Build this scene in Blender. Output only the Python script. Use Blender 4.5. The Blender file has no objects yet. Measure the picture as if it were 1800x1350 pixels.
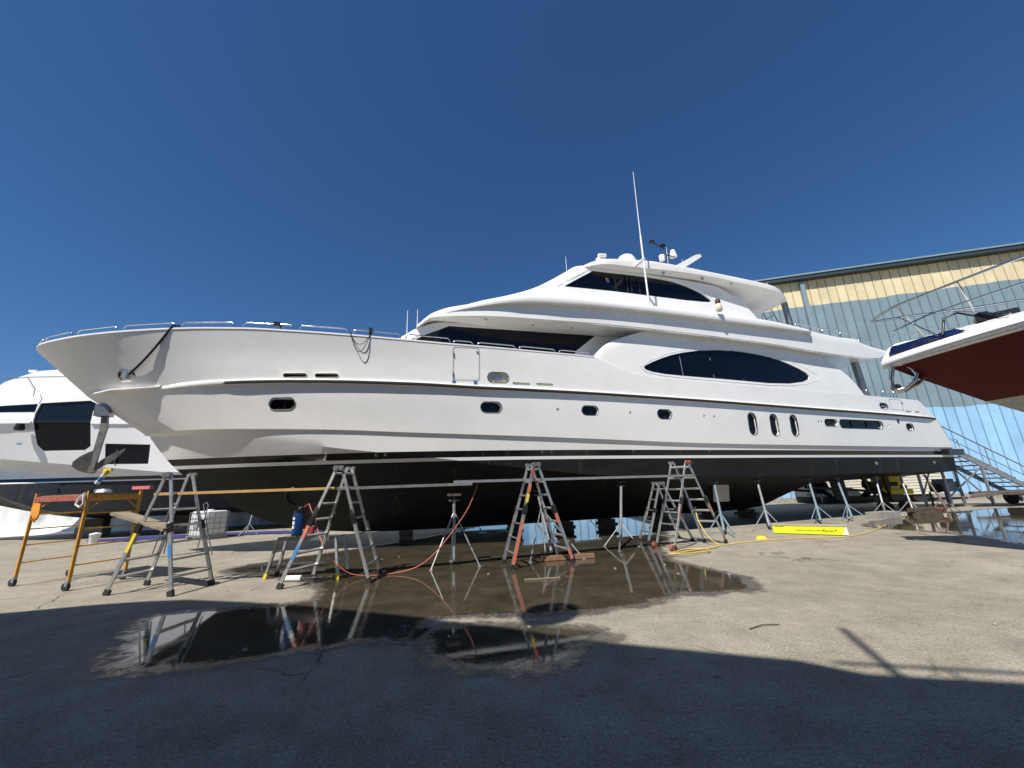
import bpy, bmesh, math, random
import numpy as np
from mathutils import Vector, Matrix
random.seed(7)
R = math.radians
S = bpy.context.scene
COL = S.collection

# ------------------------------------------------------------------ camera, sky, sun, exposure
PITCH, ROLL = R(15.0), R(2.0)
cam_d = bpy.data.cameras.new("camera"); cam = bpy.data.objects.new("camera", cam_d); COL.objects.link(cam)
cam_d.sensor_width = 36.0; cam_d.lens = 36.0 * 690 / 1800; cam_d.clip_start = 0.05; cam_d.clip_end = 2000
fw = Vector((0, math.cos(PITCH), math.sin(PITCH))); up0 = Vector((0, -math.sin(PITCH), math.cos(PITCH))); rt0 = Vector((1, 0, 0))
upv = up0 * math.cos(ROLL) + rt0 * math.sin(ROLL); rtv = rt0 * math.cos(ROLL) - up0 * math.sin(ROLL)
M = Matrix((rtv, upv, -fw)).transposed().to_4x4(); M.translation = Vector((0, 0, 1.6)); cam.matrix_world = M
S.camera = cam

SUN_AZ, SUN_EL = R(33.0), R(53.0)          # azimuth the shadows point to (from +Y towards +X), elevation
to_sun = Vector((-math.sin(SUN_AZ) * math.cos(SUN_EL), -math.cos(SUN_AZ) * math.cos(SUN_EL), math.sin(SUN_EL)))
W = bpy.data.worlds.new("World"); S.world = W; W.use_nodes = True
wn = W.node_tree; wn.nodes.clear()
sky = wn.nodes.new("ShaderNodeTexSky"); sky.sky_type = 'NISHITA'; sky.sun_disc = False
sky.sun_elevation = SUN_EL; sky.sun_rotation = math.atan2(to_sun.x, to_sun.y)
sky.altitude = 0; sky.air_density = 1.0; sky.dust_density = 0.0; sky.ozone_density = 10.0
bg = wn.nodes.new("ShaderNodeBackground"); bg.inputs[1].default_value = 0.070
wo = wn.nodes.new("ShaderNodeOutputWorld")
hs = wn.nodes.new("ShaderNodeHueSaturation"); hs.inputs["Saturation"].default_value = 1.08
wn.links.new(sky.outputs[0], hs.inputs["Color"]); wn.links.new(hs.outputs[0], bg.inputs[0]); wn.links.new(bg.outputs[0], wo.inputs[0])
sl = bpy.data.lights.new("sun", 'SUN'); sl.energy = 4.6; sl.angle = R(0.5); sl.color = (1.0, 0.955, 0.89)
so = bpy.data.objects.new("sun", sl); COL.objects.link(so); so.rotation_euler = to_sun.to_track_quat('Z', 'Y').to_euler()
S.view_settings.view_transform = 'Standard'; S.view_settings.look = 'None'; S.view_settings.gamma = 1.0
S.view_settings.use_curve_mapping = False; S.view_settings.exposure = 0.45

# ------------------------------------------------------------------ materials
MATS = {}
def mat(name, col, rough=0.5, metal=0.0, spec=0.5, var=0.0, vscale=3.0, bump=0.0, bscale=40.0, coat=0.0, detail=6.0):
    m = bpy.data.materials.new(name); m.use_nodes = True; nt = m.node_tree; b = nt.nodes["Principled BSDF"]
    b.inputs["Base Color"].default_value = (*col, 1); b.inputs["Roughness"].default_value = rough
    b.inputs["Metallic"].default_value = metal; b.inputs["Specular IOR Level"].default_value = spec
    b.inputs["Coat Weight"].default_value = coat; b.inputs["Coat Roughness"].default_value = 0.05
    if var or bump:
        tc = nt.nodes.new("ShaderNodeTexCoord")
    if var:
        n = nt.nodes.new("ShaderNodeTexNoise"); n.inputs["Scale"].default_value = vscale; n.inputs["Detail"].default_value = detail
        n.inputs["Roughness"].default_value = 0.65
        nt.links.new(tc.outputs["Object"], n.inputs["Vector"])
        mr = nt.nodes.new("ShaderNodeMapRange"); mr.inputs[1].default_value = 0.3; mr.inputs[2].default_value = 0.7
        mr.inputs[3].default_value = 1 - var; mr.inputs[4].default_value = 1 + var * 0.5
        nt.links.new(n.outputs[0], mr.inputs[0])
        mx = nt.nodes.new("ShaderNodeMix"); mx.data_type = 'RGBA'; mx.blend_type = 'MULTIPLY'; mx.inputs[0].default_value = 1
        mx.inputs[6].default_value = (*col, 1); nt.links.new(mr.outputs[0], mx.inputs[7])
        nt.links.new(mx.outputs[2], b.inputs["Base Color"])
        m2 = nt.nodes.new("ShaderNodeMapRange"); m2.inputs[3].default_value = max(0.02, rough - 0.08); m2.inputs[4].default_value = min(1, rough + 0.12)
        nt.links.new(n.outputs[0], m2.inputs[0]); nt.links.new(m2.outputs[0], b.inputs["Roughness"])
    if bump:
        n2 = nt.nodes.new("ShaderNodeTexNoise"); n2.inputs["Scale"].default_value = bscale; n2.inputs["Detail"].default_value = 4
        nt.links.new(tc.outputs["Object"], n2.inputs["Vector"])
        bp = nt.nodes.new("ShaderNodeBump"); bp.inputs["Strength"].default_value = bump; bp.inputs["Distance"].default_value = 0.01
        nt.links.new(n2.outputs[0], bp.inputs["Height"]); nt.links.new(bp.outputs[0], b.inputs["Normal"])
    MATS[name] = m
    return m

mat('gel', (0.82, 0.808, 0.778), 0.24, var=0.05, vscale=0.7)
mat('gel_cream', (0.70, 0.64, 0.50), 0.4, var=0.08)
mat('glass', (0.0022, 0.0035, 0.008), 0.04, spec=0.28, var=0.25, vscale=0.8)
mat('glass_grey', (0.008, 0.011, 0.014), 0.05, spec=0.35, var=0.3, vscale=0.5)
mat('steel', (0.62, 0.62, 0.61), 0.16, metal=1.0, var=0.08, vscale=6)
mat('steel_dull', (0.34, 0.34, 0.33), 0.38, metal=1.0, var=0.25, vscale=8)
mat('alu', (0.55, 0.55, 0.54), 0.40, metal=0.85, var=0.22, vscale=14)
mat('alu_dark', (0.30, 0.30, 0.29), 0.45, metal=0.8, var=0.25, vscale=14)
mat('black', (0.012, 0.012, 0.013), 0.35)
mat('rubber', (0.022, 0.021, 0.02), 0.75, var=0.3, vscale=20)
mat('rope', (0.010, 0.010, 0.011), 0.9)
mat('yellow_paint', (0.62, 0.30, 0.03), 0.5, var=0.35, vscale=9)
mat('red_paint', (0.35, 0.09, 0.06), 0.55, var=0.5, vscale=12)
mat('orange', (0.62, 0.17, 0.09), 0.5, var=0.25, vscale=20)
mat('orange_glove', (0.80, 0.33, 0.04), 0.8, var=0.2)
mat('pink', (0.62, 0.16, 0.17), 0.7)
mat('yellow', (0.75, 0.58, 0.04), 0.5)
mat('fluoro', (0.72, 0.78, 0.02), 0.45, var=0.1)
mat('white', (0.78, 0.78, 0.77), 0.5)
mat('ink', (0.015, 0.015, 0.015), 0.6)
mat('blue_label', (0.05, 0.20, 0.45), 0.45)
mat('blue_tank', (0.006, 0.045, 0.16), 0.28, var=0.2, vscale=6)
mat('red_can', (0.40, 0.05, 0.05), 0.4)
mat('wood_new', (0.55, 0.33, 0.12), 0.65, var=0.25, vscale=5)
mat('wood_old', (0.27, 0.22, 0.15), 0.8, var=0.4, vscale=7, bump=0.4)
mat('wood_dark', (0.10, 0.075, 0.05), 0.85, var=0.5, vscale=6, bump=0.5)
mat('tarp', (0.80, 0.80, 0.79), 0.55, bump=0.25, bscale=6)
mat('blue_tarp', (0.05, 0.055, 0.20), 0.5, var=0.3, bump=0.4, bscale=14)
mat('galv', (0.36, 0.37, 0.38), 0.5, metal=0.6, var=0.35, vscale=10)
mat('galv_blue', (0.20, 0.27, 0.31), 0.55, metal=0.3, var=0.35, vscale=10)
mat('jack_rust', (0.17, 0.13, 0.11), 0.65, metal=0.3, var=0.5, vscale=12)
mat('plastic_white', (0.72, 0.72, 0.70), 0.4, var=0.08)
mat('hose_red', (0.50, 0.13, 0.09), 0.45)
mat('hose_yellow', (0.55, 0.40, 0.11), 0.5)
mat('maroon', (0.13, 0.012, 0.014), 0.22, coat=0.5)
mat('beige', (0.42, 0.39, 0.33), 0.5, var=0.15)
mat('slat', (0.66, 0.62, 0.50), 0.6, var=0.12)
mat('solar', (0.006, 0.012, 0.05), 0.12, var=0.2)
mat('concrete_block', (0.30, 0.28, 0.25), 0.85, var=0.3, vscale=4)
mat('bronze', (0.05, 0.04, 0.035), 0.5, metal=0.6, var=0.4)
mat('trim_blue', (0.20, 0.27, 0.31), 0.5, var=0.12)
mat('trim_dark', (0.03, 0.045, 0.05), 0.5)
mat('soffit', (0.66, 0.63, 0.56), 0.45, var=0.04)
mat('lamp', (0.35, 0.33, 0.30), 0.3)
mat('anchor_steel', (0.26, 0.245, 0.22), 0.42, metal=0.55, var=0.35, vscale=6)
mat('wood_wet', (0.27, 0.15, 0.08), 0.6, var=0.3, vscale=6)
mat('navy', (0.012, 0.014, 0.022), 0.3, var=0.2)
mat('grey_panel', (0.12, 0.11, 0.10), 0.6)
mat('brown', (0.12, 0.05, 0.03), 0.8)

def nodes_of(name):
    m = bpy.data.materials.new(name); m.use_nodes = True; MATS[name] = m
    nt = m.node_tree; return nt, nt.nodes["Principled BSDF"]
def N(nt, t, **kw):
    n = nt.nodes.new(t)
    for k, v in kw.items(): setattr(n, k, v)
    return n
def noise(nt, src, scale, detail=5, rough=0.6):
    n = N(nt, "ShaderNodeTexNoise"); n.inputs["Scale"].default_value = scale; n.inputs["Detail"].default_value = detail
    n.inputs["Roughness"].default_value = rough; nt.links.new(src, n.inputs["Vector"]); return n.outputs[0]
def mrange(nt, v, a, b, c, d):
    m = N(nt, "ShaderNodeMapRange"); nt.links.new(v, m.inputs[0])
    for i, x in enumerate((a, b, c, d)): m.inputs[i + 1].default_value = x
    return m.outputs[0]
def mixc(nt, f, a, b, mode='MIX'):
    m = N(nt, "ShaderNodeMix", data_type='RGBA', blend_type=mode)
    for sock, v in ((m.inputs[0], f), (m.inputs[6], a), (m.inputs[7], b)):
        if isinstance(v, (int, float)): sock.default_value = v if sock == m.inputs[0] else (v, v, v, 1)
        elif isinstance(v, tuple): sock.default_value = (*v, 1)
        else: nt.links.new(v, sock)
    return m.outputs[2]
def mth(nt, op, a, b=0.0):
    m = N(nt, "ShaderNodeMath", operation=op)
    for i, v in enumerate((a, b)):
        if isinstance(v, (int, float)): m.inputs[i].default_value = v
        else: nt.links.new(v, m.inputs[i])
    return m.outputs[0]
def bump(nt, b, h, s, d=0.01):
    bp = N(nt, "ShaderNodeBump"); bp.inputs["Strength"].default_value = s; bp.inputs["Distance"].default_value = d
    nt.links.new(h, bp.inputs["Height"]); nt.links.new(bp.outputs[0], b.inputs["Normal"])
def ramp(nt, v, stops, const=True):
    r = N(nt, "ShaderNodeValToRGB"); cr = r.color_ramp; cr.interpolation = 'CONSTANT' if const else 'LINEAR'
    while len(cr.elements) < len(stops): cr.elements.new(0.5)
    for e, (p, c) in zip(cr.elements, stops):
        e.position = p; e.color = (*c, 1) if isinstance(c, tuple) else (c, c, c, 1)
    nt.links.new(v, r.inputs[0]); return r.outputs[0]

def hull_paint(name, zs, cols, roughs, spec=0.5):
    """painted bands by height above the ground: antifouling, stripe, boot top, topsides"""
    nt, b = nodes_of(name)
    tc = N(nt, "ShaderNodeTexCoord"); sp = N(nt, "ShaderNodeSeparateXYZ"); nt.links.new(tc.outputs["Object"], sp.inputs[0])
    zz = mth(nt, 'ADD', sp.outputs[2], mth(nt, 'MULTIPLY', sp.outputs[0], 0.003))
    z = mth(nt, 'DIVIDE', zz, 8.0)
    col = ramp(nt, z, [(0, cols[0])] + [(p / 8.0, c) for p, c in zip(zs, cols[1:])])
    ro = ramp(nt, z, [(0, roughs[0])] + [(p / 8.0, c) for p, c in zip(zs, roughs[1:])])
    n = noise(nt, tc.outputs["Object"], 0.9, 7)
    col = mixc(nt, 1.0, col, mrange(nt, n, 0.3, 0.7, 0.93, 1.02), 'MULTIPLY')
    # faint run-off stains on the topsides
    mp = N(nt, "ShaderNodeMapping"); mp.inputs["Scale"].default_value = (3.0, 1, 0.25); nt.links.new(tc.outputs["Object"], mp.inputs[0])
    st = mrange(nt, noise(nt, mp.outputs[0], 1.6, 6, 0.7), 0.60, 0.78, 0.0, 0.17)
    col = mixc(nt, st, col, (0.45, 0.40, 0.30))
    # worn, patchy antifouling below the stripe
    low = mrange(nt, zz, zs[0] - 0.01, zs[0], 1.0, 0.0)
    mpa = N(nt, "ShaderNodeMapping"); mpa.inputs["Scale"].default_value = (0.5, 1, 2.6); nt.links.new(tc.outputs["Object"], mpa.inputs[0])
    pt = mrange(nt, noise(nt, mpa.outputs[0], 1.8, 8, 0.75), 0.42, 0.66, 0.0, 1.0)
    col = mixc(nt, mth(nt, 'MULTIPLY', mth(nt, 'MULTIPLY', low, pt), 0.16), col, (0.055, 0.055, 0.05))
    scr = mrange(nt, noise(nt, mpa.outputs[0], 14, 5, 0.8), 0.70, 0.74, 0.0, 1.0)
    col = mixc(nt, mth(nt, 'MULTIPLY', mth(nt, 'MULTIPLY', low, scr), 0.5), col, (0.22, 0.21, 0.19))
    nt.links.new(col, b.inputs["Base Color"])
    n3 = noise(nt, tc.outputs["Object"], 5, 6)
    nt.links.new(mth(nt, 'ADD', ro, mrange(nt, n3, 0.3, 0.7, -0.03, 0.06)), b.inputs["Roughness"])
    sp_ = ramp(nt, z, [(0, 0.28)] + [(p / 8.0, spec) for p in zs])
    nt.links.new(sp_, b.inputs["Specular IOR Level"])
    bump(nt, b, noise(nt, tc.outputs["Object"], 0.8, 2), 0.10, 0.05)
hull_paint('hull', (2.49, 2.58, 2.77), ((0.007, 0.0075, 0.0075), (0.78, 0.78, 0.77), (0.006, 0.006, 0.007), (0.82, 0.805, 0.77)), (0.55, 0.3, 0.12, 0.13))
hull_paint('hull_left', (2.60, 2.68, 2.82), ((0.010, 0.010, 0.011), (0.70, 0.70, 0.69), (0.006, 0.006, 0.007), (0.80, 0.80, 0.79)), (0.4, 0.3, 0.15, 0.28))
hull_paint('hull_right', (2.95, 3.0, 3.0), ((0.42, 0.40, 0.36), (0.42, 0.40, 0.36), (0.085, 0.005, 0.007), (0.085, 0.005, 0.007)), (0.5, 0.5, 0.3, 0.3), 0.2)

# yard pavement
def ground_mat():
    nt, b = nodes_of('pavement'); tc = N(nt, "ShaderNodeTexCoord"); o = tc.outputs["Object"]
    big = noise(nt, o, 0.22, 6, 0.6); mid = noise(nt, o, 1.7, 8, 0.7); fine = noise(nt, o, 34, 6, 0.8); grit = noise(nt, o, 120, 4, 0.8)
    base = mixc(nt, mrange(nt, big, 0.35, 0.65, 0, 1), (0.268, 0.240, 0.186), (0.333, 0.302, 0.240))
    base = mixc(nt, 1.0, base, mrange(nt, mid, 0.35, 0.66, 0.78, 1.12), 'MULTIPLY')
    base = mixc(nt, 1.0, base, mrange(nt, fine, 0.36, 0.64, 0.62, 1.36), 'MULTIPLY')
    base = mixc(nt, 1.0, base, mrange(nt, grit, 0.4, 0.6, 0.52, 1.50), 'MULTIPLY')
    # dark stones / oil spots
    vo = N(nt, "ShaderNodeTexVoronoi"); vo.inputs["Scale"].default_value = 1.6; vo.inputs["Randomness"].default_value = 1; nt.links.new(o, vo.inputs["Vector"])
    spots = mrange(nt, vo.outputs["Distance"], 0.03, 0.075, 0.6, 0.0)
    base = mixc(nt, spots, base, (0.06, 0.055, 0.05))
    vp = N(nt, "ShaderNodeTexVoronoi"); vp.inputs["Scale"].default_value = 5.5; nt.links.new(o, vp.inputs["Vector"])
    pits = mth(nt, 'MULTIPLY', mrange(nt, vp.outputs["Distance"], 0.05, 0.13, 0.75, 0.0), mrange(nt, noise(nt, o, 1.1, 4), 0.45, 0.58, 0, 1))
    base = mixc(nt, pits, base, (0.09, 0.08, 0.068))
    stain = mrange(nt, noise(nt, o, 0.75, 7, 0.72), 0.55, 0.72, 0, 0.5)
    base = mixc(nt, stain, base, (0.16, 0.15, 0.135))
    # long dark scuffs, drawn out along the yard
    mp = N(nt, "ShaderNodeMapping"); mp.inputs["Scale"].default_value = (0.8, 4.5, 1); mp.inputs["Rotation"].default_value = (0, 0, 0.25); nt.links.new(o, mp.inputs[0])
    sc = mrange(nt, noise(nt, mp.outputs[0], 2.2, 8, 0.8), 0.57, 0.66, 0, 0.55)
    base = mixc(nt, sc, base, (0.11, 0.10, 0.09))
    # cracks
    dn = N(nt, "ShaderNodeTexNoise"); dn.inputs["Scale"].default_value = 1.2; dn.inputs["Detail"].default_value = 6; nt.links.new(o, dn.inputs["Vector"])
    ad = N(nt, "ShaderNodeMix", data_type='VECTOR'); ad.inputs[0].default_value = 0.35; nt.links.new(o, ad.inputs[4]); nt.links.new(dn.outputs["Color"], ad.inputs[5])
    vc = N(nt, "ShaderNodeTexVoronoi", feature='DISTANCE_TO_EDGE'); vc.inputs["Scale"].default_value = 0.55; nt.links.new(ad.outputs[1], vc.inputs["Vector"])
    ck = mth(nt, 'MULTIPLY', mrange(nt, vc.outputs["Distance"], 0.002, 0.009, 0.75, 0.0), mrange(nt, noise(nt, o, 0.5, 3), 0.48, 0.6, 0, 1))
    base = mixc(nt, ck, base, (0.06, 0.055, 0.05))
    nt.links.new(base, b.inputs["Base Color"])
    nt.links.new(mrange(nt, mid, 0.3, 0.7, 0.95, 0.78), b.inputs["Roughness"]); b.inputs["Specular IOR Level"].default_value = 0.25
    h = mth(nt, 'ADD', mth(nt, 'MULTIPLY', grit, 0.5), mth(nt, 'ADD', fine, mth(nt, 'MULTIPLY', ck, -1.5)))
    bump(nt, b, h, 0.8, 0.006)
ground_mat()
def wet_mat():
    """thin wet film: dry -> damp -> standing water, graded by the depth attribute and noise"""
    nt, b = nodes_of('wet'); tc = N(nt, "ShaderNodeTexCoord"); o = tc.outputs["Object"]
    at = N(nt, "ShaderNodeAttribute", attribute_name='depth'); d = at.outputs["Fac"]
    nz = mrange(nt, noise(nt, o, 2.6, 8, 0.7), 0.3, 0.7, -0.13, 0.13); nf = mrange(nt, noise(nt, o, 17, 6, 0.75), 0.3, 0.7, -0.06, 0.06)
    dd = mth(nt, 'ADD', d, mth(nt, 'ADD', nz, nf))
    damp = N(nt, "ShaderNodeMapRange", interpolation_type='SMOOTHSTEP'); nt.links.new(dd, damp.inputs[0]); damp.inputs[1].default_value = -0.26; damp.inputs[2].default_value = -0.02
    wat = N(nt, "ShaderNodeMapRange", interpolation_type='SMOOTHSTEP'); nt.links.new(dd, wat.inputs[0]); wat.inputs[1].default_value = -0.04; wat.inputs[2].default_value = 0.07
    mid = noise(nt, o, 1.3, 8, 0.72); fine = noise(nt, o, 34, 6, 0.75)
    mud = mixc(nt, mrange(nt, mid, 0.35, 0.65, 0, 1), (0.040, 0.034, 0.023), (0.082, 0.069, 0.046))
    mud = mixc(nt, 1.0, mud, mrange(nt, fine, 0.38, 0.62, 0.65, 1.35), 'MULTIPLY')
    dmp = mixc(nt, mrange(nt, fine, 0.36, 0.64, 0, 1), (0.075, 0.067, 0.055), (0.15, 0.135, 0.11))
    nt.links.new(mixc(nt, wat.outputs[0], dmp, mud), b.inputs["Base Color"])
    film = mrange(nt, noise(nt, o, 6, 7, 0.75), 0.44, 0.58, 0.16, 0.60)
    still = mrange(nt, mid, 0.45, 0.7, 0.012, 0.09)
    ro = N(nt, "ShaderNodeMix", data_type='FLOAT'); nt.links.new(wat.outputs[0], ro.inputs[0]); nt.links.new(film, ro.inputs[2]); nt.links.new(still, ro.inputs[3])
    nt.links.new(ro.outputs[0], b.inputs["Roughness"]); b.inputs["Specular IOR Level"].default_value = 0.6
    rip = mth(nt, 'MULTIPLY', noise(nt, o, 10, 4), mrange(nt, noise(nt, o, 0.45, 2), 0.46, 0.60, 0.0, 1.0))
    hgt = mth(nt, 'ADD', mth(nt, 'MULTIPLY', rip, 0.45), mth(nt, 'MULTIPLY', fine, mrange(nt, wat.outputs[0], 0, 1, 0.5, 0.02)))
    bump(nt, b, hgt, 0.22, 0.012)
    tr_ = N(nt, "ShaderNodeBsdfTransparent"); mx = N(nt, "ShaderNodeMixShader")
    nt.links.new(mth(nt, 'MULTIPLY', damp.outputs[0], 1.0), mx.inputs[0]); nt.links.new(tr_.outputs[0], mx.inputs[1]); nt.links.new(b.outputs[0], mx.inputs[2])
    nt.links.new(mx.outputs[0], nt.nodes["Material Output"].inputs["Surface"])
wet_mat()

# building cladding: three paint bands
def clad_mat():
    nt, b = nodes_of('cladding'); tc = N(nt, "ShaderNodeTexCoord"); o = tc.outputs["Object"]
    geo = N(nt, "ShaderNodeNewGeometry"); sp = N(nt, "ShaderNodeSeparateXYZ"); nt.links.new(geo.outputs["Position"], sp.inputs[0])
    wob = mrange(nt, noise(nt, geo.outputs["Position"], 0.5, 2), 0.3, 0.7, -0.08, 0.08)
    z = mth(nt, 'DIVIDE', mth(nt, 'ADD', sp.outputs[2], wob), 20.0)
    col = ramp(nt, z, [(0, (0.30, 0.52, 0.74)), (6.0 / 20, (0.195, 0.275, 0.31)), (14.55 / 20, (0.68, 0.58, 0.36))])
    dirt = noise(nt, geo.outputs["Position"], 0.7, 8, 0.7)
    col = mixc(nt, 1.0, col, mrange(nt, dirt, 0.3, 0.7, 0.84, 1.06), 'MULTIPLY')
    mp = N(nt, "ShaderNodeMapping"); mp.inputs["Scale"].default_value = (3, 3, 0.15); nt.links.new(geo.outputs["Position"], mp.inputs[0])
    st = mrange(nt, noise(nt, mp.outputs[0], 1.3, 6, 0.7), 0.55, 0.8, 0, 0.3)
    col = mixc(nt, st, col, (0.25, 0.20, 0.14))
    oi = N(nt, "ShaderNodeObjectInfo"); col = mixc(nt, 1.0, col, mrange(nt, oi.outputs["Random"], 0, 1, 0.95, 1.04), 'MULTIPLY')
    nt.links.new(col, b.inputs["Base Color"]); b.inputs["Roughness"].default_value = 0.5
clad_mat()

# ------------------------------------------------------------------ helpers
def tag(o, label=None, cat=None, group=None, kind=None):
    if label: o['label'] = label
    if cat: o['category'] = cat
    if group: o['group'] = group
    if kind: o['kind'] = kind
    return o
def empty(name, loc=(0, 0, 0), rz=0.0, label=None, cat=None, group=None):
    o = bpy.data.objects.new(name, None); COL.objects.link(o); o.location = loc; o.rotation_euler = (0, 0, rz)
    o.empty_display_size = 0.2
    return tag(o, label, cat, group)
def V(*a): return Vector(a if len(a) > 1 else a[0])

def sharpen(me, ang):
    bm = bmesh.new(); bm.from_mesh(me)
    for f in bm.faces: f.smooth = True
    for e in bm.edges:
        if len(e.link_faces) == 2: e.smooth = e.calc_face_angle(0) < ang
        else: e.smooth = False
    bm.to_mesh(me); bm.free()

class MB:
    def __init__(s): s.v = []; s.f = []
    def add(s, vs, fs):
        k = len(s.v); s.v += [tuple(p) for p in vs]; s.f += [tuple(i + k for i in f) for f in fs]; return s
    def box(s, c, size, rz=0.0, R3=None):
        hx, hy, hz = [d / 2 for d in size]; vs = []
        for x in (-hx, hx):
            for y in (-hy, hy):
                for z in (-hz, hz):
                    p = Vector((x, y, z)); p = (R3 @ p) if R3 is not None else Matrix.Rotation(rz, 3, 'Z') @ p
                    vs.append(Vector(c) + p)
        return s.add(vs, [(0, 1, 3, 2), (4, 6, 7, 5), (0, 4, 5, 1), (2, 3, 7, 6), (0, 2, 6, 4), (1, 5, 7, 3)])
    def beam(s, a, b, w, h, side=None):
        a, b = Vector(a), Vector(b); d = (b - a).normalized()
        if side is None: side = Vector((0, 0, 1)).cross(d) if abs(d.z) < 0.95 else Vector((1, 0, 0))
        sd = Vector(side); sd = (sd - d * sd.dot(d)).normalized(); u = d.cross(sd)
        vs = []
        for p in (a, b):
            for i, j in ((-1, -1), (1, -1), (1, 1), (-1, 1)): vs.append(p + sd * (i * w / 2) + u * (j * h / 2))
        return s.add(vs, [(3, 2, 1, 0), (4, 5, 6, 7), (0, 1, 5, 4), (1, 2, 6, 5), (2, 3, 7, 6), (3, 0, 4, 7)])
    def tube(s, pts, r, n=8, closed=False, r1=None):
        pts = [Vector(p) for p in pts]; m = len(pts); vs = []; ref = None
        for i, p in enumerate(pts):
            if closed: d = pts[(i + 1) % m] - pts[i - 1]
            else: d = pts[min(i + 1, m - 1)] - pts[max(i - 1, 0)]
            d.normalize()
            if ref is None: ref = Vector((0, 0, 1)) if abs(d.z) < 0.9 else Vector((1, 0, 0))
            a = ref - d * ref.dot(d)
            if a.length < 1e-4: a = d.orthogonal()
            a.normalize(); ref = a; b = d.cross(a)
            rr = r if r1 is None else r + (r1 - r) * i / (m - 1)
            for k in range(n):
                t = 2 * math.pi * k / n; vs.append(p + a * (rr * math.cos(t)) + b * (rr * math.sin(t)))
        fs = []
        for i in range(m if closed else m - 1):
            for k in range(n):
                a0 = i * n + k; a1 = i * n + (k + 1) % n; b0 = ((i + 1) % m) * n + k; b1 = ((i + 1) % m) * n + (k + 1) % n
                fs.append((a0, a1, b1, b0))
        if not closed: fs += [tuple(range(n))[::-1], tuple(range((m - 1) * n, m * n))]
        return s.add(vs, fs)
    def cyl(s, a, b, r, n=12, r1=None): return s.tube([a, b], r, n, r1=r1)
    def prism(s, poly, off):
        n = len(poly); P = [Vector(p) for p in poly]; Q = [p + Vector(off) for p in P]
        return s.add(P + Q, [tuple(range(n))[::-1], tuple(range(n, 2 * n))] + [(i, (i + 1) % n, n + (i + 1) % n, n + i) for i in range(n)])
    def lathe(s, prof, c=(0, 0, 0), n=16):
        vs = []; m = len(prof)
        for r, z in prof:
            for k in range(n): t = 2 * math.pi * k / n; vs.append((c[0] + r * math.cos(t), c[1] + r * math.sin(t), c[2] + z))
        fs = [(i * n + k, i * n + (k + 1) % n, (i + 1) * n + (k + 1) % n, (i + 1) * n + k) for i in range(m - 1) for k in range(n)]
        fs += [tuple(range(n))[::-1], tuple(range((m - 1) * n, m * n))]
        return s.add(vs, fs)
    def rings(s, rings, cap=True, closed=True):
        n = len(rings[0]); vs = [p for r in rings for p in r]; fs = []
        for i in range(len(rings) - 1):
            for k in range(n if closed else n - 1): fs.append((i * n + k, i * n + (k + 1) % n, (i + 1) * n + (k + 1) % n, (i + 1) * n + k))
        if cap: fs += [tuple(range(n))[::-1], tuple(range((len(rings) - 1) * n, len(rings) * n))]
        return s.add(vs, fs)
    def build(s, name, m, parent=None, ang=None, label=None, merge=False):
        me = bpy.data.meshes.new(name); me.from_pydata(s.v, [], s.f)
        bm = bmesh.new(); bm.from_mesh(me)
        if merge: bmesh.ops.remove_doubles(bm, verts=bm.verts, dist=0.0008); bmesh.ops.dissolve_degenerate(bm, edges=bm.edges, dist=0.0004)
        bmesh.ops.recalc_face_normals(bm, faces=bm.faces); bm.to_mesh(me); bm.free()
        me.materials.append(MATS[m])
        if ang: sharpen(me, R(ang))
        o = bpy.data.objects.new(name, me); COL.objects.link(o)
        if parent: o.parent = parent
        if label: o['label'] = label
        return o

def cut(obj, mb, ang=28):
    c = mb.build('cutter', 'black'); md = obj.modifiers.new('b', 'BOOLEAN'); md.operation = 'DIFFERENCE'; md.object = c; md.solver = 'EXACT'
    c.parent = obj.parent
    bpy.context.view_layer.update(); dg = bpy.context.evaluated_depsgraph_get()
    me = bpy.data.meshes.new_from_object(obj.evaluated_get(dg)); obj.modifiers.clear(); obj.data = me
    bpy.data.objects.remove(c)
    while len(me.materials) > 1: me.materials.pop()
    sharpen(me, R(ang))

def pchip(T):
    xs = np.array([p[0] for p in T], float); ys = np.array([p[1] for p in T], float); h = np.diff(xs); dl = np.diff(ys) / h
    d = np.zeros(len(xs)); d[0], d[-1] = dl[0], dl[-1]
    for i in range(1, len(xs) - 1):
        if dl[i - 1] * dl[i] > 0:
            w1, w2 = 2 * h[i] + h[i - 1], h[i] + 2 * h[i - 1]; d[i] = (w1 + w2) / (w1 / dl[i - 1] + w2 / dl[i])
    def f(x):
        if x <= xs[0]: return float(ys[0])
        if x >= xs[-1]: return float(ys[-1])
        i = int(np.searchsorted(xs, x) - 1); t = (x - xs[i]) / h[i]
        return float((2*t**3 - 3*t*t + 1) * ys[i] + (t**3 - 2*t*t + t) * h[i] * d[i] + (-2*t**3 + 3*t*t) * ys[i+1] + (t**3 - t*t) * h[i] * d[i+1])
    return f
def lin(T):
    xs = [p[0] for p in T]; ys = [p[1] for p in T]
    return lambda x: float(np.interp(x, xs, ys))
def oval(w, h, n=8, r=None):
    """stadium / rounded rectangle outline"""
    r = min(w, h) / 2 if r is None else r; P = []
    for cx, cy, a0 in ((w/2 - r, h/2 - r, 0), (-w/2 + r, h/2 - r, 90), (-w/2 + r, -h/2 + r, 180), (w/2 - r, -h/2 + r, 270)):
        for k in range(n + 1): a = R(a0 + 90 * k / n); P.append((cx + r * math.cos(a), cy + r * math.sin(a)))
    return P

# ------------------------------------------------------------------ ground
g = MB().add([(-250, -120, 0), (250, -120, 0), (250, 300, 0), (-250, 300, 0)], [(0, 1, 2, 3)]).build('pavement', 'pavement')
tag(g, 'pale grey worn concrete boatyard pavement', 'ground', kind='structure')

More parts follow.
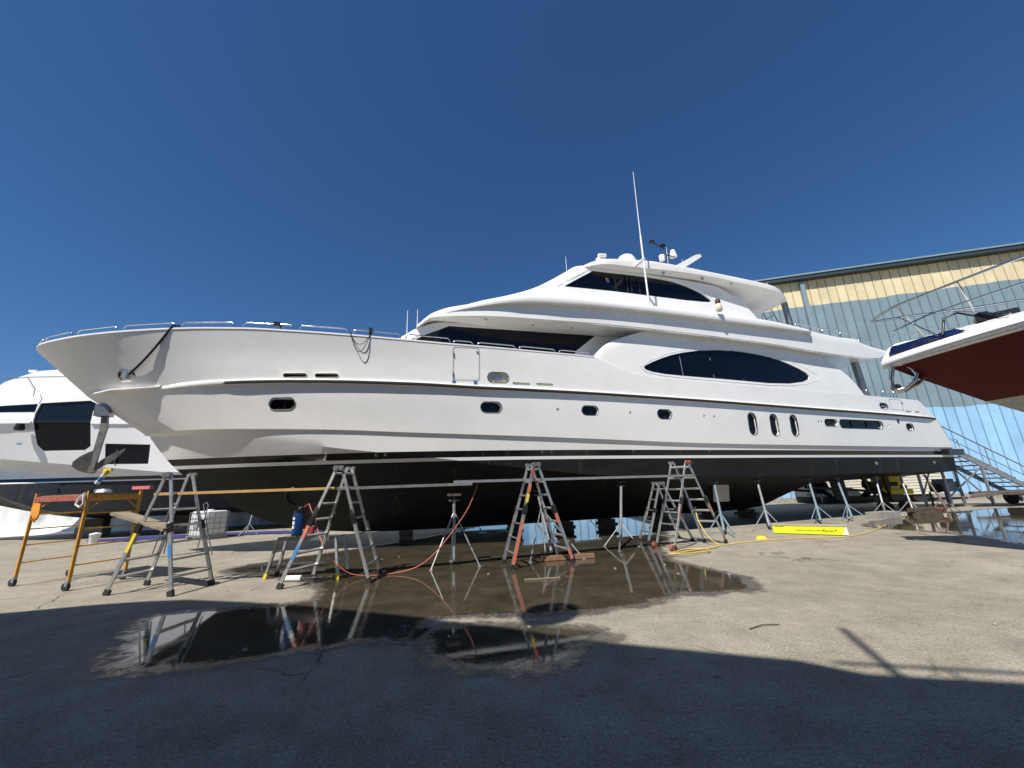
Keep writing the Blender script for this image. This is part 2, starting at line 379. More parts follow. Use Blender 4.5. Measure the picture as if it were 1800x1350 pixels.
def blob_outline(P, jag, sub=14, seed=1):
    rnd = random.Random(seed); n = len(P); out = []
    ph = [rnd.uniform(0, 6.28) for _ in range(8)]; L = 0
    for i in range(n):
        p0, p1, p2, p3 = [Vector((*P[(i + k) % n], 0)) for k in (-1, 0, 1, 2)]
        for k in range(sub):
            t = k / sub
            q = 0.5 * ((2 * p1) + (p2 - p0) * t + (2*p0 - 5*p1 + 4*p2 - p3) * t*t + (3*p1 - p0 - 3*p2 + p3) * t**3)
            L += (p2 - p1).length / sub; d = (p2 - p1); nn = Vector((-d.y, d.x, 0)).normalized()
            off = sum(math.sin(L * f + ph[j]) * a for j, (f, a) in enumerate(((2.3, .5), (5.1, .35), (9.7, .3), (17.3, .22), (31.0, .15)))) + rnd.uniform(-.25, .25)
            out.append(q + nn * (off * jag))
    return out
def sheet(name, P, z, m, jag=0.05, seed=1, sub=14, label=None, cat=None):
    bm = bmesh.new(); vs = [bm.verts.new((p.x, p.y, z)) for p in blob_outline(P, jag, sub, seed)]
    es = [bm.edges.new((vs[i], vs[(i + 1) % len(vs)])) for i in range(len(vs))]
    bmesh.ops.triangle_fill(bm, use_beauty=True, edges=es)
    for f in bm.faces:
        if f.normal.z < 0: f.normal_flip()
    me = bpy.data.meshes.new(name); bm.to_mesh(me); bm.free(); me.materials.append(MATS[m])
    o = bpy.data.objects.new(name, me); COL.objects.link(o)
    return tag(o, label, cat, kind='structure')
PUD1 = [(-6.75, 9.86), (-5.34, 9.07), (-4.06, 8.34), (-3.35, 7.45), (-3.22, 6.84), (-3.95, 6.55), (-4.85, 6.42), (-5.22, 6.2), (-4.76, 5.43), (-4.1, 4.55), (-3.44, 4.48),
        (-2.89, 4.62), (-2.54, 4.8), (-2.02, 4.99), (-1.37, 5.1), (-1.28, 5.47), (-1.3, 5.75), (-0.64, 5.87), (0.04, 5.79), (0.65, 5.85), (1.46, 6.01), (2.43, 6.49), (3.49, 6.68),
        (3.75, 7.4), (3.55, 8.21), (3.27, 9.2), (3.5, 10.74), (4.5, 13.0), (5.5, 17.5), (5.0, 25), (1.5, 26), (-1.2, 20), (-3.0, 16.0), (-4.6, 13.2), (-6.2, 11.2)]
PUD2 = [(-1.05, 5.25), (-0.92, 4.58), (-0.47, 4.25), (0.06, 4.15), (0.37, 4.31), (0.55, 4.63), (0.93, 4.95), (0.57, 5.2), (-0.24, 5.36)]
PUD3 = [(11.9, 14.2), (15.8, 16.8), (19.3, 18.2), (24.0, 18.5), (24.0, 10), (14.0, 8.2), (11.6, 9.3), (11.9, 10.52), (12.1, 12.01)]
def wet_sheet(P, res, seed, label):
    poly = np.array([(q.x, q.y) for q in blob_outline(P, 0.035, 10, seed)]); lo, hi = poly.min(0) - .7, poly.max(0) + .7
    nx, ny = int((hi[0] - lo[0]) / res) + 1, int((hi[1] - lo[1]) / res) + 1
    gx, gy = np.meshgrid(lo[0] + np.arange(nx) * res, lo[1] + np.arange(ny) * res); pts = np.stack([gx.ravel(), gy.ravel()], 1)
    best = np.full(len(pts), 1e9); inside = np.zeros(len(pts), bool)
    for k in range(len(poly)):
        a, b = poly[k - 1], poly[k]; ab = b - a; t = np.clip(((pts - a) @ ab) / max(1e-9, ab @ ab), 0, 1)
        best = np.minimum(best, np.hypot(*(pts - (a + t[:, None] * ab)).T))
        cr = (a[1] > pts[:, 1]) != (b[1] > pts[:, 1])
        if cr.any(): inside ^= cr & (pts[:, 0] < (b[0] - a[0]) * (pts[:, 1] - a[1]) / (b[1] - a[1] + 1e-12) + a[0])
    d = np.where(inside, best, -best); keep = d > -.55; idx = -np.ones(len(pts), int); idx[keep] = np.arange(keep.sum())
    I = idx.reshape(ny, nx); q = np.stack([I[:-1, :-1], I[:-1, 1:], I[1:, 1:], I[1:, :-1]], -1).reshape(-1, 4); q = q[(q >= 0).all(1)]
    me = bpy.data.meshes.new('puddle'); me.from_pydata([(x, y, .005) for x, y in pts[keep]], [], q.tolist())
    at = me.attributes.new('depth', 'FLOAT', 'POINT'); at.data.foreach_set('value', np.clip(d[keep], -.6, .6).astype(np.float32))
    me.materials.append(MATS['wet']); o = bpy.data.objects.new('puddle', me); COL.objects.link(o); return tag(o, label, kind='structure')
wet_sheet(PUD1, .07, 1, 'large brown puddle spreading from under the yacht'); wet_sheet(PUD2, .04, 2, 'small dark puddle at the shadow edge'); wet_sheet(PUD3, .10, 3, 'puddle reflecting the shed at the right')

# ------------------------------------------------------------------ main yacht
HB = 3.2
yacht = empty('motor_yacht', (-13.515, 10.414, 0), R(19.0), 'long white three-deck motor yacht with black bottom propped on stands, filling the picture', 'yacht')
def aft(x): return max(0.0, (x - 18) / 16) ** 2 * 0.3
def bow_b(x, x0, L, B, p):
    if x <= x0: return 0.0
    return B * (1 - (1 - min((x - x0) / L, 1)) ** p) - aft(x)
_bs = pchip([(0, 0), (.3, .4), (.8, .80), (1.5, 1.17), (2.3, 1.43), (3, 1.59), (4, 1.79), (5, 2.0), (7, 2.42), (9, 2.78), (11, 3.03), (13.5, 3.2), (40, 3.2)])
b_sheer = lambda x: _bs(x) - aft(x)
_br = pchip([(1.42, 0), (2, .36), (3, .84), (4, 1.27), (5, 1.62), (7, 2.17), (9, 2.6), (11, 2.92), (13.5, 3.16), (16, 3.22), (40, 3.22)])
_bk = pchip([(2.9, 0), (3.5, .45), (4.5, .98), (5.5, 1.38), (7, 1.85), (9, 2.34), (11, 2.70), (13.5, 3.02), (16.5, 3.15), (18, 3.16), (40, 3.16)])
_bc = pchip([(3.05, 0), (3.6, .33), (4.5, .78), (6, 1.36), (8, 1.95), (10, 2.38), (12, 2.68), (14, 2.87), (16, 2.96), (18, 3.0), (40, 3.0)])
b_rub = lambda x: max(0, _br(x) - aft(x)); b_knk = lambda x: max(0, _bk(x) - aft(x)); b_chn = lambda x: max(0, _bc(x) - aft(x))
z_sheer = pchip([(0, 5.88), (.96, 5.92), (1.73, 5.995), (2.63, 6.09), (3.78, 6.19), (4.63, 6.225), (5.48, 6.23), (6.86, 6.175), (8.4, 6.085), (9.86, 5.995), (11.3, 5.92), (13.4, 5.86), (16.2, 5.83), (16.8, 5.6), (17.67, 5.36), (18.56, 5.26), (27, 5.16), (30, 5.14), (34.2, 5.1)])
z_rub = pchip([(1.42, 4.56), (2.08, 4.62), (2.91, 4.635), (3.57, 4.69), (4.7, 4.745), (6.6, 4.765), (7.6, 4.755), (10.2, 4.69), (12.5, 4.60), (16.8, 4.55), (21.2, 4.48), (25.3, 4.40), (31.5, 4.31), (35.2, 4.24)])
z_knk = pchip([(2.9, 3.50), (3.5, 3.53), (4.7, 3.52), (6.7, 3.46), (8.4, 3.39), (10.2, 3.29), (16.7, 3.05), (20.4, 2.95), (26.3, 2.89), (36, 2.84)])
z_chn = pchip([(3.05, 3.44), (4.5, 3.38), (6.2, 3.18), (9, 2.80), (10.8, 2.58), (13.3, 2.25), (15.9, 1.96), (16.9, 1.9), (19.5, 1.84), (24.2, 1.76), (36, 1.74)])
z_keel = pchip([(3.05, 3.40), (3.5, 2.82), (3.9, 2.41), (4.6, 1.92), (5.0, 1.68), (5.6, 1.27), (6.2, .98), (7.5, .60), (10, .41), (14.5, .37), (24, .36), (26, .45), (28, 1.1), (30, 1.4), (36.1, 1.52)])
def hull_side(x, z):
    """half-beam of the topsides at x, z"""
    rows = [(z_knk(x), b_knk(x)), (z_rub(x), b_rub(x)), (z_sheer(x), b_sheer(x))]
    if z <= rows[0][0]:
        zc = z_chn(x); t = (z - zc) / max(1e-3, rows[0][0] - 0.03 - zc); return b_chn(x) + (b_knk(x) - 0.06 - b_chn(x)) * max(0, min(1, t))
    (z0, b0), (z1, b1) = (rows[0], rows[1]) if z < rows[1][0] else (rows[1], rows[2])
    return b0 + (b1 - b0) * (z - z0) / (z1 - z0)
NU = 110
us = [(k / NU) ** 1.45 for k in range(NU + 1)]
def row(x0, x1, zf, bf): return [(x0 + (x1 - x0) * u, bf(x0 + (x1 - x0) * u), zf(x0 + (x1 - x0) * u)) for u in us]
def mixrow(a, b, t, pull=0.0):
    out = []
    for p, q in zip(a, b):
        bb = p[1] + (q[1] - p[1]) * t; out.append((p[0] + (q[0] - p[0]) * t, max(0, bb - pull * min(1, bb * 1.2) * min(1, max(0, (14 - p[0]) / 8))), p[2] + (q[2] - p[2]) * t))
    return out
rs = row(0, 34.1, z_sheer, b_sheer); rr = row(1.42, 35.15, z_rub, b_rub); rk = row(2.9, 36.0, z_knk, b_knk)
step = lambda x: min(1, max(0, (x - 2.9) / 1.2)) * 0.06
rk2 = [(x, max(0, b - step(x)), z - 0.03) for x, b, z in rk]
rc = row(3.05, 36.05, z_chn, b_chn); rb = row(3.05, 36.1, z_keel, lambda x: 0.0)
rkl = [(x, 0.0, z) for x, b, z in rb]
rows = [rs, mixrow(rs, rr, .33, .05), mixrow(rs, rr, .66, .06), rr, mixrow(rr, rk, .5, .03), rk, rk2, mixrow(rk2, rc, .5), rc, mixrow(rc, rb, .33), mixrow(rc, rb, .66), rb]
mb = MB(); n = NU + 1; nr = len(rows)
ring = []
for k in range(n):
    port = [(rows[j][k][0], -rows[j][k][1], rows[j][k][2]) for j in range(nr)]
    star = [(rows[j][k][0], rows[j][k][1], rows[j][k][2]) for j in range(nr - 2, -1, -1)]
    ring.append(port + star)
mb.rings(ring, cap=True, closed=True)
hull = mb.build('hull', 'hull', yacht, merge=True)
# porthole pockets
HOLES = [("porthole", 6.74, 4.15, .66, .32), ("porthole", 12.56, 4.02, .62, .31), ("porthole", 15.85, 3.98, .60, .31), ("porthole", 18.76, 3.94, .60, .32),
         ("tall_porthole", 22.79, 3.69, .42, .84), ("tall_porthole", 23.92, 3.67, .42, .84), ("tall_porthole", 25.01, 3.67, .42, .84),
         ("vent_window", 27.22, 3.84, .84, .31), ("hull_window", 29.23, 3.81, 2.95, .38), ("porthole", 32.74, 3.76, .6, .32),
         ("vent_slot", 7.04, 4.93, .62, .11), ("vent_slot", 7.88, 4.92, .62, .11), ("mooring_port", 12.77, 4.94, .64, .31),
         ("scupper", 13.52, 4.77, .58, .09), ("scupper", 14.30, 4.78, .58, .09), ("mooring_port", 31.15, 4.69, .6, .28),
         ("scupper", 33.0, 4.50, .5, .10), ("scupper", 33.7, 4.50, .45, .10)]
cm = MB()
for nm, x, z, w, h in HOLES:
    y = hull_side(x, z); P = oval(w, h, 6); d = 0.09 if nm not in ('scupper',) else 0.05
    ymin = min(hull_side(x + p, z + q) for p, q in P)
    cm.prism([(x + p, -(ymin - d), z + q) for p, q in P], (0, -0.6, 0))
for x in (14.71, 17.37, 20.5, 20.98, 26.49, 26.67, 31.1):
    z = 3.99 - (x - 14.71) * .0125; y = hull_side(x, z); cm.prism([(x + .055 * math.cos(a), -(y - .06), z + .055 * math.sin(a)) for a in [k * math.pi / 5 for k in range(10)]], (0, -.4, 0))
cut(hull, cm, 24)
def flat_ring(mbx, P, x, z, grow_, yo, th, yfun):
    """frame following the skin around an outline"""
    n = len(P); vs = []
    for p, q in P:
        l = math.hypot(p, q); s = (l + grow_) / l
        a = (x + p, z + q); b = (x + p * s, z + q * s)
        vs += [(a[0], -(yfun(*a) + yo), a[1]), (b[0], -(yfun(*b) + yo * 0.4), b[1]), (a[0], -(yfun(*a) - th), a[1])]
    fs = []
    for i in range(n):
        j = (i + 1) % n
        fs += [(3*i, 3*i+1, 3*j+1, 3*j), (3*i, 3*j, 3*j+2, 3*i+2)]
    mbx.add(vs, fs)
for nm, x, z, w, h in HOLES:
    P = oval(w, h, 6); ymin = min(hull_side(x + p, z + q) for p, q in P); d = 0.075 if nm != 'scupper' else 0.045
    gm = {'scupper': 'gel_cream', 'mooring_port': 'gel_cream' if x < 20 else 'black', 'vent_slot': 'black', 'vent_window': 'black'}.get(nm, 'glass')
    root = MB().prism([(x + p * .99, -(ymin - d), z + q * .99) for p, q in P], (0, 0.01, 0)).build(nm, gm, yacht)
    if nm != 'scupper':
        fr = MB(); flat_ring(fr, P, x, z, 0.022 if nm != 'vent_slot' else .012, 0.012, 0.05, hull_side)
        fr.build('rim', 'steel' if nm not in ('vent_slot', 'vent_window') else 'gel', root, ang=40)
    if nm == 'hull_window':
        for k in (-.5, .5): MB().box((x + k, -(ymin - d) - .02, z), (.05, .03, h * .95)).build('mullion', 'black', root)
    if nm == 'vent_window':
        for k in range(4): MB().box((x, -(ymin - d) - .012, z - .11 + k * .07), (w * .85, .012, .02)).build('louvre', 'rubber', root)
    if nm == 'mooring_port':
        MB().beam((x - .16, -(ymin - d) - .04, z), (x + .16, -(ymin - d) - .04, z), .05, .05).cyl((x, -(ymin - d), z), (x, -(ymin - d) - .06, z - .0), .05).build('cleat', 'steel', root)
    if nm == 'porthole':
        MB().box((x + .05, -(ymin - d) - .004, z), (.02, .01, h * .8)).build('mullion', 'rubber', root)

# rub rail: white moulding and steel strip
def strip_along(x0, x1, zf, bf, sec, nm, m, n=90, ang=35, ends=None):
    rings = []
    for k in range(n + 1):
        x = x0 + (x1 - x0) * k / n; t = 1.0
        if ends: t = min(1, max(.02, (x - x0) / ends), max(.02, (x1 - x) / ends))
        rings.append([(x, -(bf(x) + dy * (t if dy > 0 else 1)), zf(x) + dz) for dy, dz in sec])
    return MB().rings(rings).build(nm, m, yacht, ang=ang)
strip_along(3.3, 35.1, z_rub, b_rub, [(-.03, -.075), (.055, -.06), (.075, -.03), (.075, .03), (.05, .06), (-.03, .075)], 'rub_rail', 'gel', ends=1.5)
strip_along(4.6, 35.1, z_rub, b_rub, [(.045, -.066), (.088, -.052), (.094, -.02), (.094, .008), (.070, .016)], 'rub_rail_strip', 'rubber', ends=.8)
# bright bow lip in front of the rub rail
rings = []
for k in range(25):
    t = k / 24; x = 1.46 + 2.1 * t; w = .05 + .15 * math.sin(math.pi * min(1, t * 1.05)) ; zz = z_rub(x) + .015 * math.sin(t * 19) * (1 - t) + .02
    b = b_rub(x); rings.append([(x, -(b - .03), zz + .07), (x - .03, -(b + w), zz + .02), (x - .03, -(b + w), zz - .015), (x, -(b - .03), zz - .05)])
MB().rings(rings).build('bow_spray_lip', 'gel', yacht, ang=50)
# bulwark cap
strip_along(0.15, 16.2, z_sheer, b_sheer, [(-.10, .0), (-.10, .035), (.012, .035), (.012, -.01)], 'bulwark_cap', 'gel', ang=40)
# boarding door in the bulwark
def skin_frame(nm, x, z, w, h, r, lw, m, yo=.004):
    P = oval(w, h, 5, r); n = len(P); vs = []
    for p, q in P:
        for s in (1, 1 - 2 * lw / w):
            a, c = x + p * s, z + q * (1 if s == 1 else 1 - 2 * lw / h); vs.append((a, -(hull_side(a, c) + yo), c))
    return MB().add(vs, [(2*i, 2*((i+1) % n), 2*((i+1) % n)+1, 2*i+1) for i in range(n)]).build(nm, m, yacht)
dr = skin_frame('boarding_door', 11.79, 5.33, .80, 1.02, .07, .012, 'grey_panel')
for zz in (5.0, 5.62): MB().box((11.40, -hull_side(11.4, zz) - .01, zz), (.03, .03, .13)).build('hinge', 'steel_dull', dr)
MB().box((12.12, -hull_side(12.12, 5.7) - .01, 5.72), (.05, .02, .05)).build('latch', 'steel_dull', dr)
for xx in (11.43, 12.07): MB().box((xx, -hull_side(xx, 4.78) - .008, 4.755), (.10, .02, .11)).build('step_bracket', 'steel', yacht)
gt = skin_frame('stern_gate', 32.15, 4.80, .95, .5, .03, .014, 'grey_panel')
MB().box((32.62, -hull_side(32.6, 4.9) - .01, 4.9), (.08, .02, .08)).build('latch', 'steel_dull', gt)
MB().box((31.9, -hull_side(31.9, 4.03) - .005, 4.03), (.13, .03, .17)).build('vent_cover', 'black', yacht)
for x in (9.35, 9.6, 14.2, 14.5, 17.4, 20.6, 25.9): 
    zz = 2.68; y = hull_side(x, zz); MB().tube([(x + .04 * math.cos(a), -(y + .006), zz + .04 * math.sin(a)) for a in [k * math.pi / 5 for k in range(10)]], .008, 5, closed=True).build('drain_fitting', 'steel', yacht)
for x in (29.8, 34.2): MB().cyl((x, -hull_side(x, 2.15) + .02, 2.15), (x, -hull_side(x, 2.15) - .02, 2.15), .07, 14).build('zinc_anode', 'galv', yacht)
tx, tz = 7.1, 1.62
tt = (tz - z_keel(tx)) / (z_chn(tx) - z_keel(tx)); ty = b_chn(tx) * tt
MB().tube([(tx + .24 * math.cos(a), -(ty + .24 * math.sin(a) * .75 + .01), tz + .24 * math.sin(a)) for a in [k * math.pi / 10 for k in range(20)]], .03, 6, closed=True).build('thruster_tunnel', 'black', yacht, ang=60)
# bow rope fairlead
fl = MB(); P = oval(.40, .25, 6); fx, fz = 2.62, 5.02
flat_ring(fl, P, fx, fz, .04, .05, .02, hull_side)
fo = fl.build('bow_fairlead', 'steel', yacht, ang=40)
MB().add([(fx + p, -(hull_side(fx + p, fz + q) + .006), fz + q) for p, q in P], [tuple(range(len(P)))]).build('opening', 'black', fo)
MB().beam((fx + .05, -(hull_side(fx, fz) + .04), fz + .1), (fx + .05, -(hull_side(fx, fz) + .04), fz - .1), .05, .05).build('bar', 'steel', fo)

# hoop rails on the bulwark
def hoop(pa, pb, h, r=.018, lean=(0, 0, 0)):
    pa, pb = Vector(pa), Vector(pb); d = pb - pa; upz = Vector((lean[0], lean[1], h)); c = min(.12, d.length * .3) ; dn = d.normalized()
    pts = [pa, pa + upz * .55]
    for a in (20, 45, 70): pts.append(pa + upz * (.55 + .45 * math.sin(R(a))) + dn * (c * (1 - math.cos(R(a)))))
    pts.append(pa + upz + dn * c)
    for k in range(1, 4): pts.append(pa + upz + dn * (c + (d.length - 2 * c) * k / 4) + Vector((0, 0, (pb.z - pa.z) * 0)))
    pts.append(pb + upz - dn * c)
    for a in (70, 45, 20): pts.append(pb + upz * (.55 + .45 * math.sin(R(a))) - dn * (c * (1 - math.cos(R(a)))))
    pts += [pb + upz * .55, pb]
    return MB().tube(pts, r, 7)
for a, b in ((.10, .40), (.47, 1.33), (1.45, 2.45), (2.6, 3.85), (4.0, 5.35), (5.55, 6.9), (7.05, 8.4), (8.5, 9.85), (10.0, 11.3), (11.4, 12.0), (12.15, 13.35), (13.5, 14.75), (14.9, 16.05)):
    hoop((a, -(b_sheer(a) - .05), z_sheer(a)), (b, -(b_sheer(b) - .05), z_sheer(b)), .21 if a < 11 else .16).build('bulwark_rail', 'steel', yacht, ang=60)
for a, b in ((.47, 1.33), (1.45, 2.45), (2.6, 3.85), (4.0, 5.35)):
    hoop((a, b_sheer(a) - .05, z_sheer(a)), (b, b_sheer(b) - .05, z_sheer(b)), .21).build('bulwark_rail', 'steel', yacht, ang=60)

MB().box((6.45, -(b_sheer(6.45) - .05), z_sheer(6.45) + .20), (.16, .10, .13)).cyl((6.55, -(b_sheer(6.5) - .05), z_sheer(6.5)), (6.55, -(b_sheer(6.5) - .05), z_sheer(6.5) + .18), .02, 6).build('bow_light', 'black', yacht)
# superstructure blocks: lofted sections
def loft(nm, m, xs, zb, zt, bf, r=.12, slices=3, parent=None, ang=30):
    rings = []
    for x in xs:
        b0, t0 = zb(x), max(zt(x), zb(x) + .02); h = t0 - b0; rr = min(r, h * .45); prt = []
        for k in range(slices + 1):
            z = b0 + (h - rr) * k / slices; prt.append((-bf(x, z), z))
        B = bf(x, t0)
        for a in (35, 65, 90): prt.append((-(B - rr * (1 - math.cos(R(a)))), t0 - rr + rr * math.sin(R(a))))
        rings.append([(x, y, z) for y, z in prt] + [(x, -y, z) for y, z in reversed(prt)])
    return MB().rings(rings).build(nm, m, parent or yacht, ang=ang)
def xr(a, b, n): return [a + (b - a) * k / n for k in range(n + 1)]

# deckhouse forward (dark side windows)
hb_house = lambda x, z: 2.35 - .22 * max(0, 11 - x) ** 1.2 - .03 * (z - 6)
house = loft('deckhouse', 'gel', xr(9.3, 12, 14) + xr(12.3, 19, 14), lambda x: 5.6, pchip([(9.3, 6.05), (9.47, 6.17), (9.91, 6.43), (10.39, 6.74), (11.17, 6.98), (12.2, 7.04), (19, 7.1)]), hb_house, .08)
HW = [(10.05, 6.15), (10.6, 6.48), (11.40, 6.86), (12.6, 6.90), (13.8, 6.94), (15.4, 7.0), (16.78, 7.06), (16.82, 7.0), (16.0, 6.36), (15.9, 6.2), (13.8, 6.1), (12, 6.1)]
cut(house, MB().prism([(x, -2.25 + (.04 if x > 10.9 else .26 * max(0, 11 - x) ** 1.2 + .04), z) for x, z in HW], (0, -.6, 0)))
def panes(parent_name, outline, yf, dy, cuts, m, lean=0.0, frame=None):
    """dark glazing split into panes along x; returns window root"""
    root = None
    xs = [min(p[0] for p in outline) - .1] + cuts + [max(p[0] for p in outline) + .1]
    for a, b in zip(xs[:-1], xs[1:]):
        P = []
        n = len(outline)
        def clip(poly, xc, keep_gt):
            out = []
            for i in range(len(poly)):
                p, q = poly[i - 1], poly[i]; ip = (p[0] >= xc) == keep_gt; iq = (q[0] >= xc) == keep_gt
                if ip != iq:
                    t = (xc - p[0]) / (q[0] - p[0]); out.append((xc, p[1] + (q[1] - p[1]) * t))
                if iq: out.append(q)
            return out
        P = clip(clip(outline, a + .013, True), b - .013, False)
        if len(P) < 3: continue
        o = MB().prism([(x, -(yf(x, z) - dy), z) for x, z in P], (0, .012, 0)).build('window' if root is None else 'pane', m, yacht if root is None else root)
        if root is None: root = o
    MB().prism([(x, -(yf(x, z) - dy - .014), z) for x, z in outline], (0, .004, 0)).build('gasket', 'black', root)
    return root
panes('w', HW, lambda x, z: 2.29 if x > 10.9 else hb_house(x, z), .02, [11.53, 12.62, 13.82, 15.42], 'glass')

# full-beam saloon
b_sal = lambda x, z: HB - .012 - aft(x) - (z - 5.2) * .06 * (1 if z > 5.2 else 0)
sal = loft('saloon', 'gel', xr(16.22, 18.4, 10) + xr(18.8, 27.4, 22) + xr(27.6, 30.05, 12), lambda x: 4.6,
           pchip([(16.22, 5.80), (16.5, 6.18), (16.83, 6.45), (17.33, 6.68), (17.84, 6.87), (18.36, 7.05), (18.8, 7.12), (27.5, 7.1), (28.0, 6.86), (28.56, 6.5), (29.45, 5.91), (29.8, 5.5), (30.05, 5.1)]), b_sal, .06, slices=6)
SW = [(18.17, 5.60), (18.22, 5.68), (18.6, 5.86), (19.04, 6.04), (19.5, 6.2), (20.03, 6.34), (20.85, 6.5), (21.8, 6.6), (22.6, 6.64), (23.3, 6.635), (24.0, 6.59), (24.6, 6.53), (25.1, 6.44), (25.6, 6.31), (26.1, 6.15), (26.5, 5.98), (26.66, 5.83), (26.58, 5.69), (26.2, 5.55), (25.3, 5.41), (24.1, 5.36), (22.1, 5.385), (19.8, 5.40), (19.0, 5.42), (18.5, 5.47), (18.25, 5.53)]
cut(sal, MB().prism([(x, -(b_sal(x, z) - .06), z) for x, z in SW], (0, -.5, 0)))
panes('w', SW, b_sal, .045, [19.9, 21.36, 22.84, 24.6], 'glass')
def outline_tube(P, yf, yo, r, nm, m, closed=True, n=6): return MB().tube([(x, -(yf(x, z) + yo), z) for x, z in P], r, n, closed=closed).build(nm, m, yacht, ang=60)
outline_tube([(18.0, 5.64), (18.5, 5.9), (19.31, 6.24), (20.3, 6.48), (21.19, 6.62), (22.2, 6.70), (23.16, 6.715), (24.2, 6.67), (25.22, 6.53), (26.0, 6.35), (26.63, 6.15), (27.1, 5.95), (27.3, 5.83), (27.1, 5.68), (26.3, 5.45), (25.3, 5.33), (24, 5.28), (22, 5.30), (19.8, 5.32), (18.8, 5.36), (18.2, 5.46)], b_sal, -.010, .020, 'window_moulding', 'gel')

# boat deck with long overhanging brow
b_slab = lambda x, z: (3.35 - aft(x) * .8) if x > 15 else 2.25 + 1.10 * (1 - max(0, (15 - x) / 4.9) ** 2)
z_sb = pchip([(10.35, 6.68), (10.83, 6.99), (11.7, 7.0), (14.2, 6.96), (16.1, 7.02), (18.7, 7.06), (24.6, 7.02), (27.4, 6.91), (29.9, 6.89), (31.6, 6.99), (32.3, 7.30)])
z_st = pchip([(10.35, 6.74), (10.8, 7.15), (11.28, 7.33), (12.2, 7.48), (13, 7.6), (14, 7.74), (17, 7.84), (19.7, 7.91), (24, 7.97), (26.7, 7.93), (27.3, 7.88), (29.2, 7.79), (30.2, 7.82), (30.42, 7.68), (32.3, 7.42)])
slab = loft('boat_deck', 'gel', xr(10.35, 11.4, 8) + xr(11.7, 27, 40) + xr(27.2, 30.1, 8) + [30.25, 30.42, 30.6, 31, 31.5, 32, 32.3], z_sb, z_st, b_slab, .10)
z2l = pchip([(11.26, 7.13), (12.07, 7.27), (12.85, 7.38), (13.46, 7.43), (14.99, 7.5), (16.29, 7.58), (18.92, 7.63), (22.72, 7.65), (26.95, 7.68)])
z2u = pchip([(11.26, 7.25), (12.21, 7.45), (13.06, 7.62), (13.98, 7.76), (16.95, 7.87), (19.68, 7.93), (24.0, 7.99), (26.4, 7.86), (26.95, 7.80)])
rings = []
for x in xr(11.26, 26.95, 80):
    w = .20 * min(1, max(.05, (x - 11.26) / 2.2)) * min(1, max(.05, ((26.98 - x) / .12)) ** .5); b = b_slab(x, 0); zl, zu = z2l(x), z2u(x)
    rings.append([(x, -(b - .08), zl), (x, -(b + w * .9), zl), (x, -(b + w), zl + .04), (x, -(b + w), zu - .08), (x, -(b + w * .8), zu - .02), (x, -(b - .12), zu + .02)])
MB().rings(rings).build('deck_edge_moulding', 'gel', yacht, ang=35)
# grab pipe and lights under the brow
MB().tube([(x, -(b_slab(x, 0) - .02), z_sb(x) - .045) for x in xr(16.2, 31.0, 50)], .016, 6).build('drip_pipe', 'gel', yacht, ang=60)
for x in xr(16.4, 30.8, 12): MB().cyl((x, -(b_slab(x, 0) - .02), z_sb(x) - .06), (x, -(b_slab(x, 0) - .02), z_sb(x) + .02), .012, 6).build('pipe_clip', 'gel', yacht)
for x in (12.5, 14.15, 15.6): MB().cyl((x, -2.82, z_sb(x) + .01), (x, -2.82, z_sb(x) - .015), .055, 14).build('downlight', 'lamp', yacht)

# sky lounge
b_sky = lambda x, z: 2.75 - (z - 8) * .1 - .10 * max(0, 15.5 - x) - (.0 if x < 22 else .05 * (x - 22))
sk = loft('sky_lounge', 'gel', xr(11.3, 16.4, 24) + xr(16.8, 22.6, 14) + xr(22.9, 25.3, 14), lambda x: 7.3,
          pchip([(11.3, 7.40), (12.45, 7.86), (13.43, 8.17), (14.4, 8.56), (15.05, 8.95), (15.7, 9.40), (16.15, 9.72), (16.6, 9.84), (17, 9.9), (22.9, 9.93), (23.4, 9.80), (24.03, 9.58), (24.55, 9.2), (25.12, 8.5), (25.3, 8.1)]), b_sky, .12, slices=6)
KW = [(15.50, 8.68), (16.2, 9.16), (16.86, 9.6), (17.0, 9.61), (17.56, 9.635), (18.4, 9.68), (19.19, 9.71), (19.9, 9.725), (20.51, 9.70), (20.9, 9.65), (21.28, 9.57), (21.7, 9.44), (22.03, 9.31), (22.35, 9.13), (22.46, 9.03), (22.3, 8.94), (22.0, 8.90), (21.0, 8.85), (18.99, 8.81), (17.62, 8.78), (16.5, 8.73)]
cut(sk, MB().prism([(x, -(b_sky(x, z) - .06), z) for x, z in KW], (0, -.6, 0)))
kw = panes('w', KW, b_sky, .045, [17.62, 18.30, 18.88, 20.63], 'glass')
MB().box((17.43, -(b_sky(17.4, 9.25) - .03), 9.32), (.14, .006, .09)).build('sticker', 'orange', kw); MB().box((17.45, -(b_sky(17.4, 9.2) - .03), 9.22), (.14, .006, .08)).build('sticker', 'blue_label', kw)
for xx in (18.32, 18.5, 18.87): MB().box((xx, -(b_sky(xx, 9.2) - .02), 9.22), (.035, .02, .8)).build('slider_bar', 'rubber', kw)
outline_tube([(15.25, 8.66), (16.1, 9.22), (16.75, 9.68), (17.6, 9.73), (19.2, 9.80), (20.5, 9.79), (21.3, 9.66), (22.0, 9.42), (22.5, 9.14), (22.75, 8.95)], b_sky, -.01, .028, 'window_moulding', 'gel', closed=False)

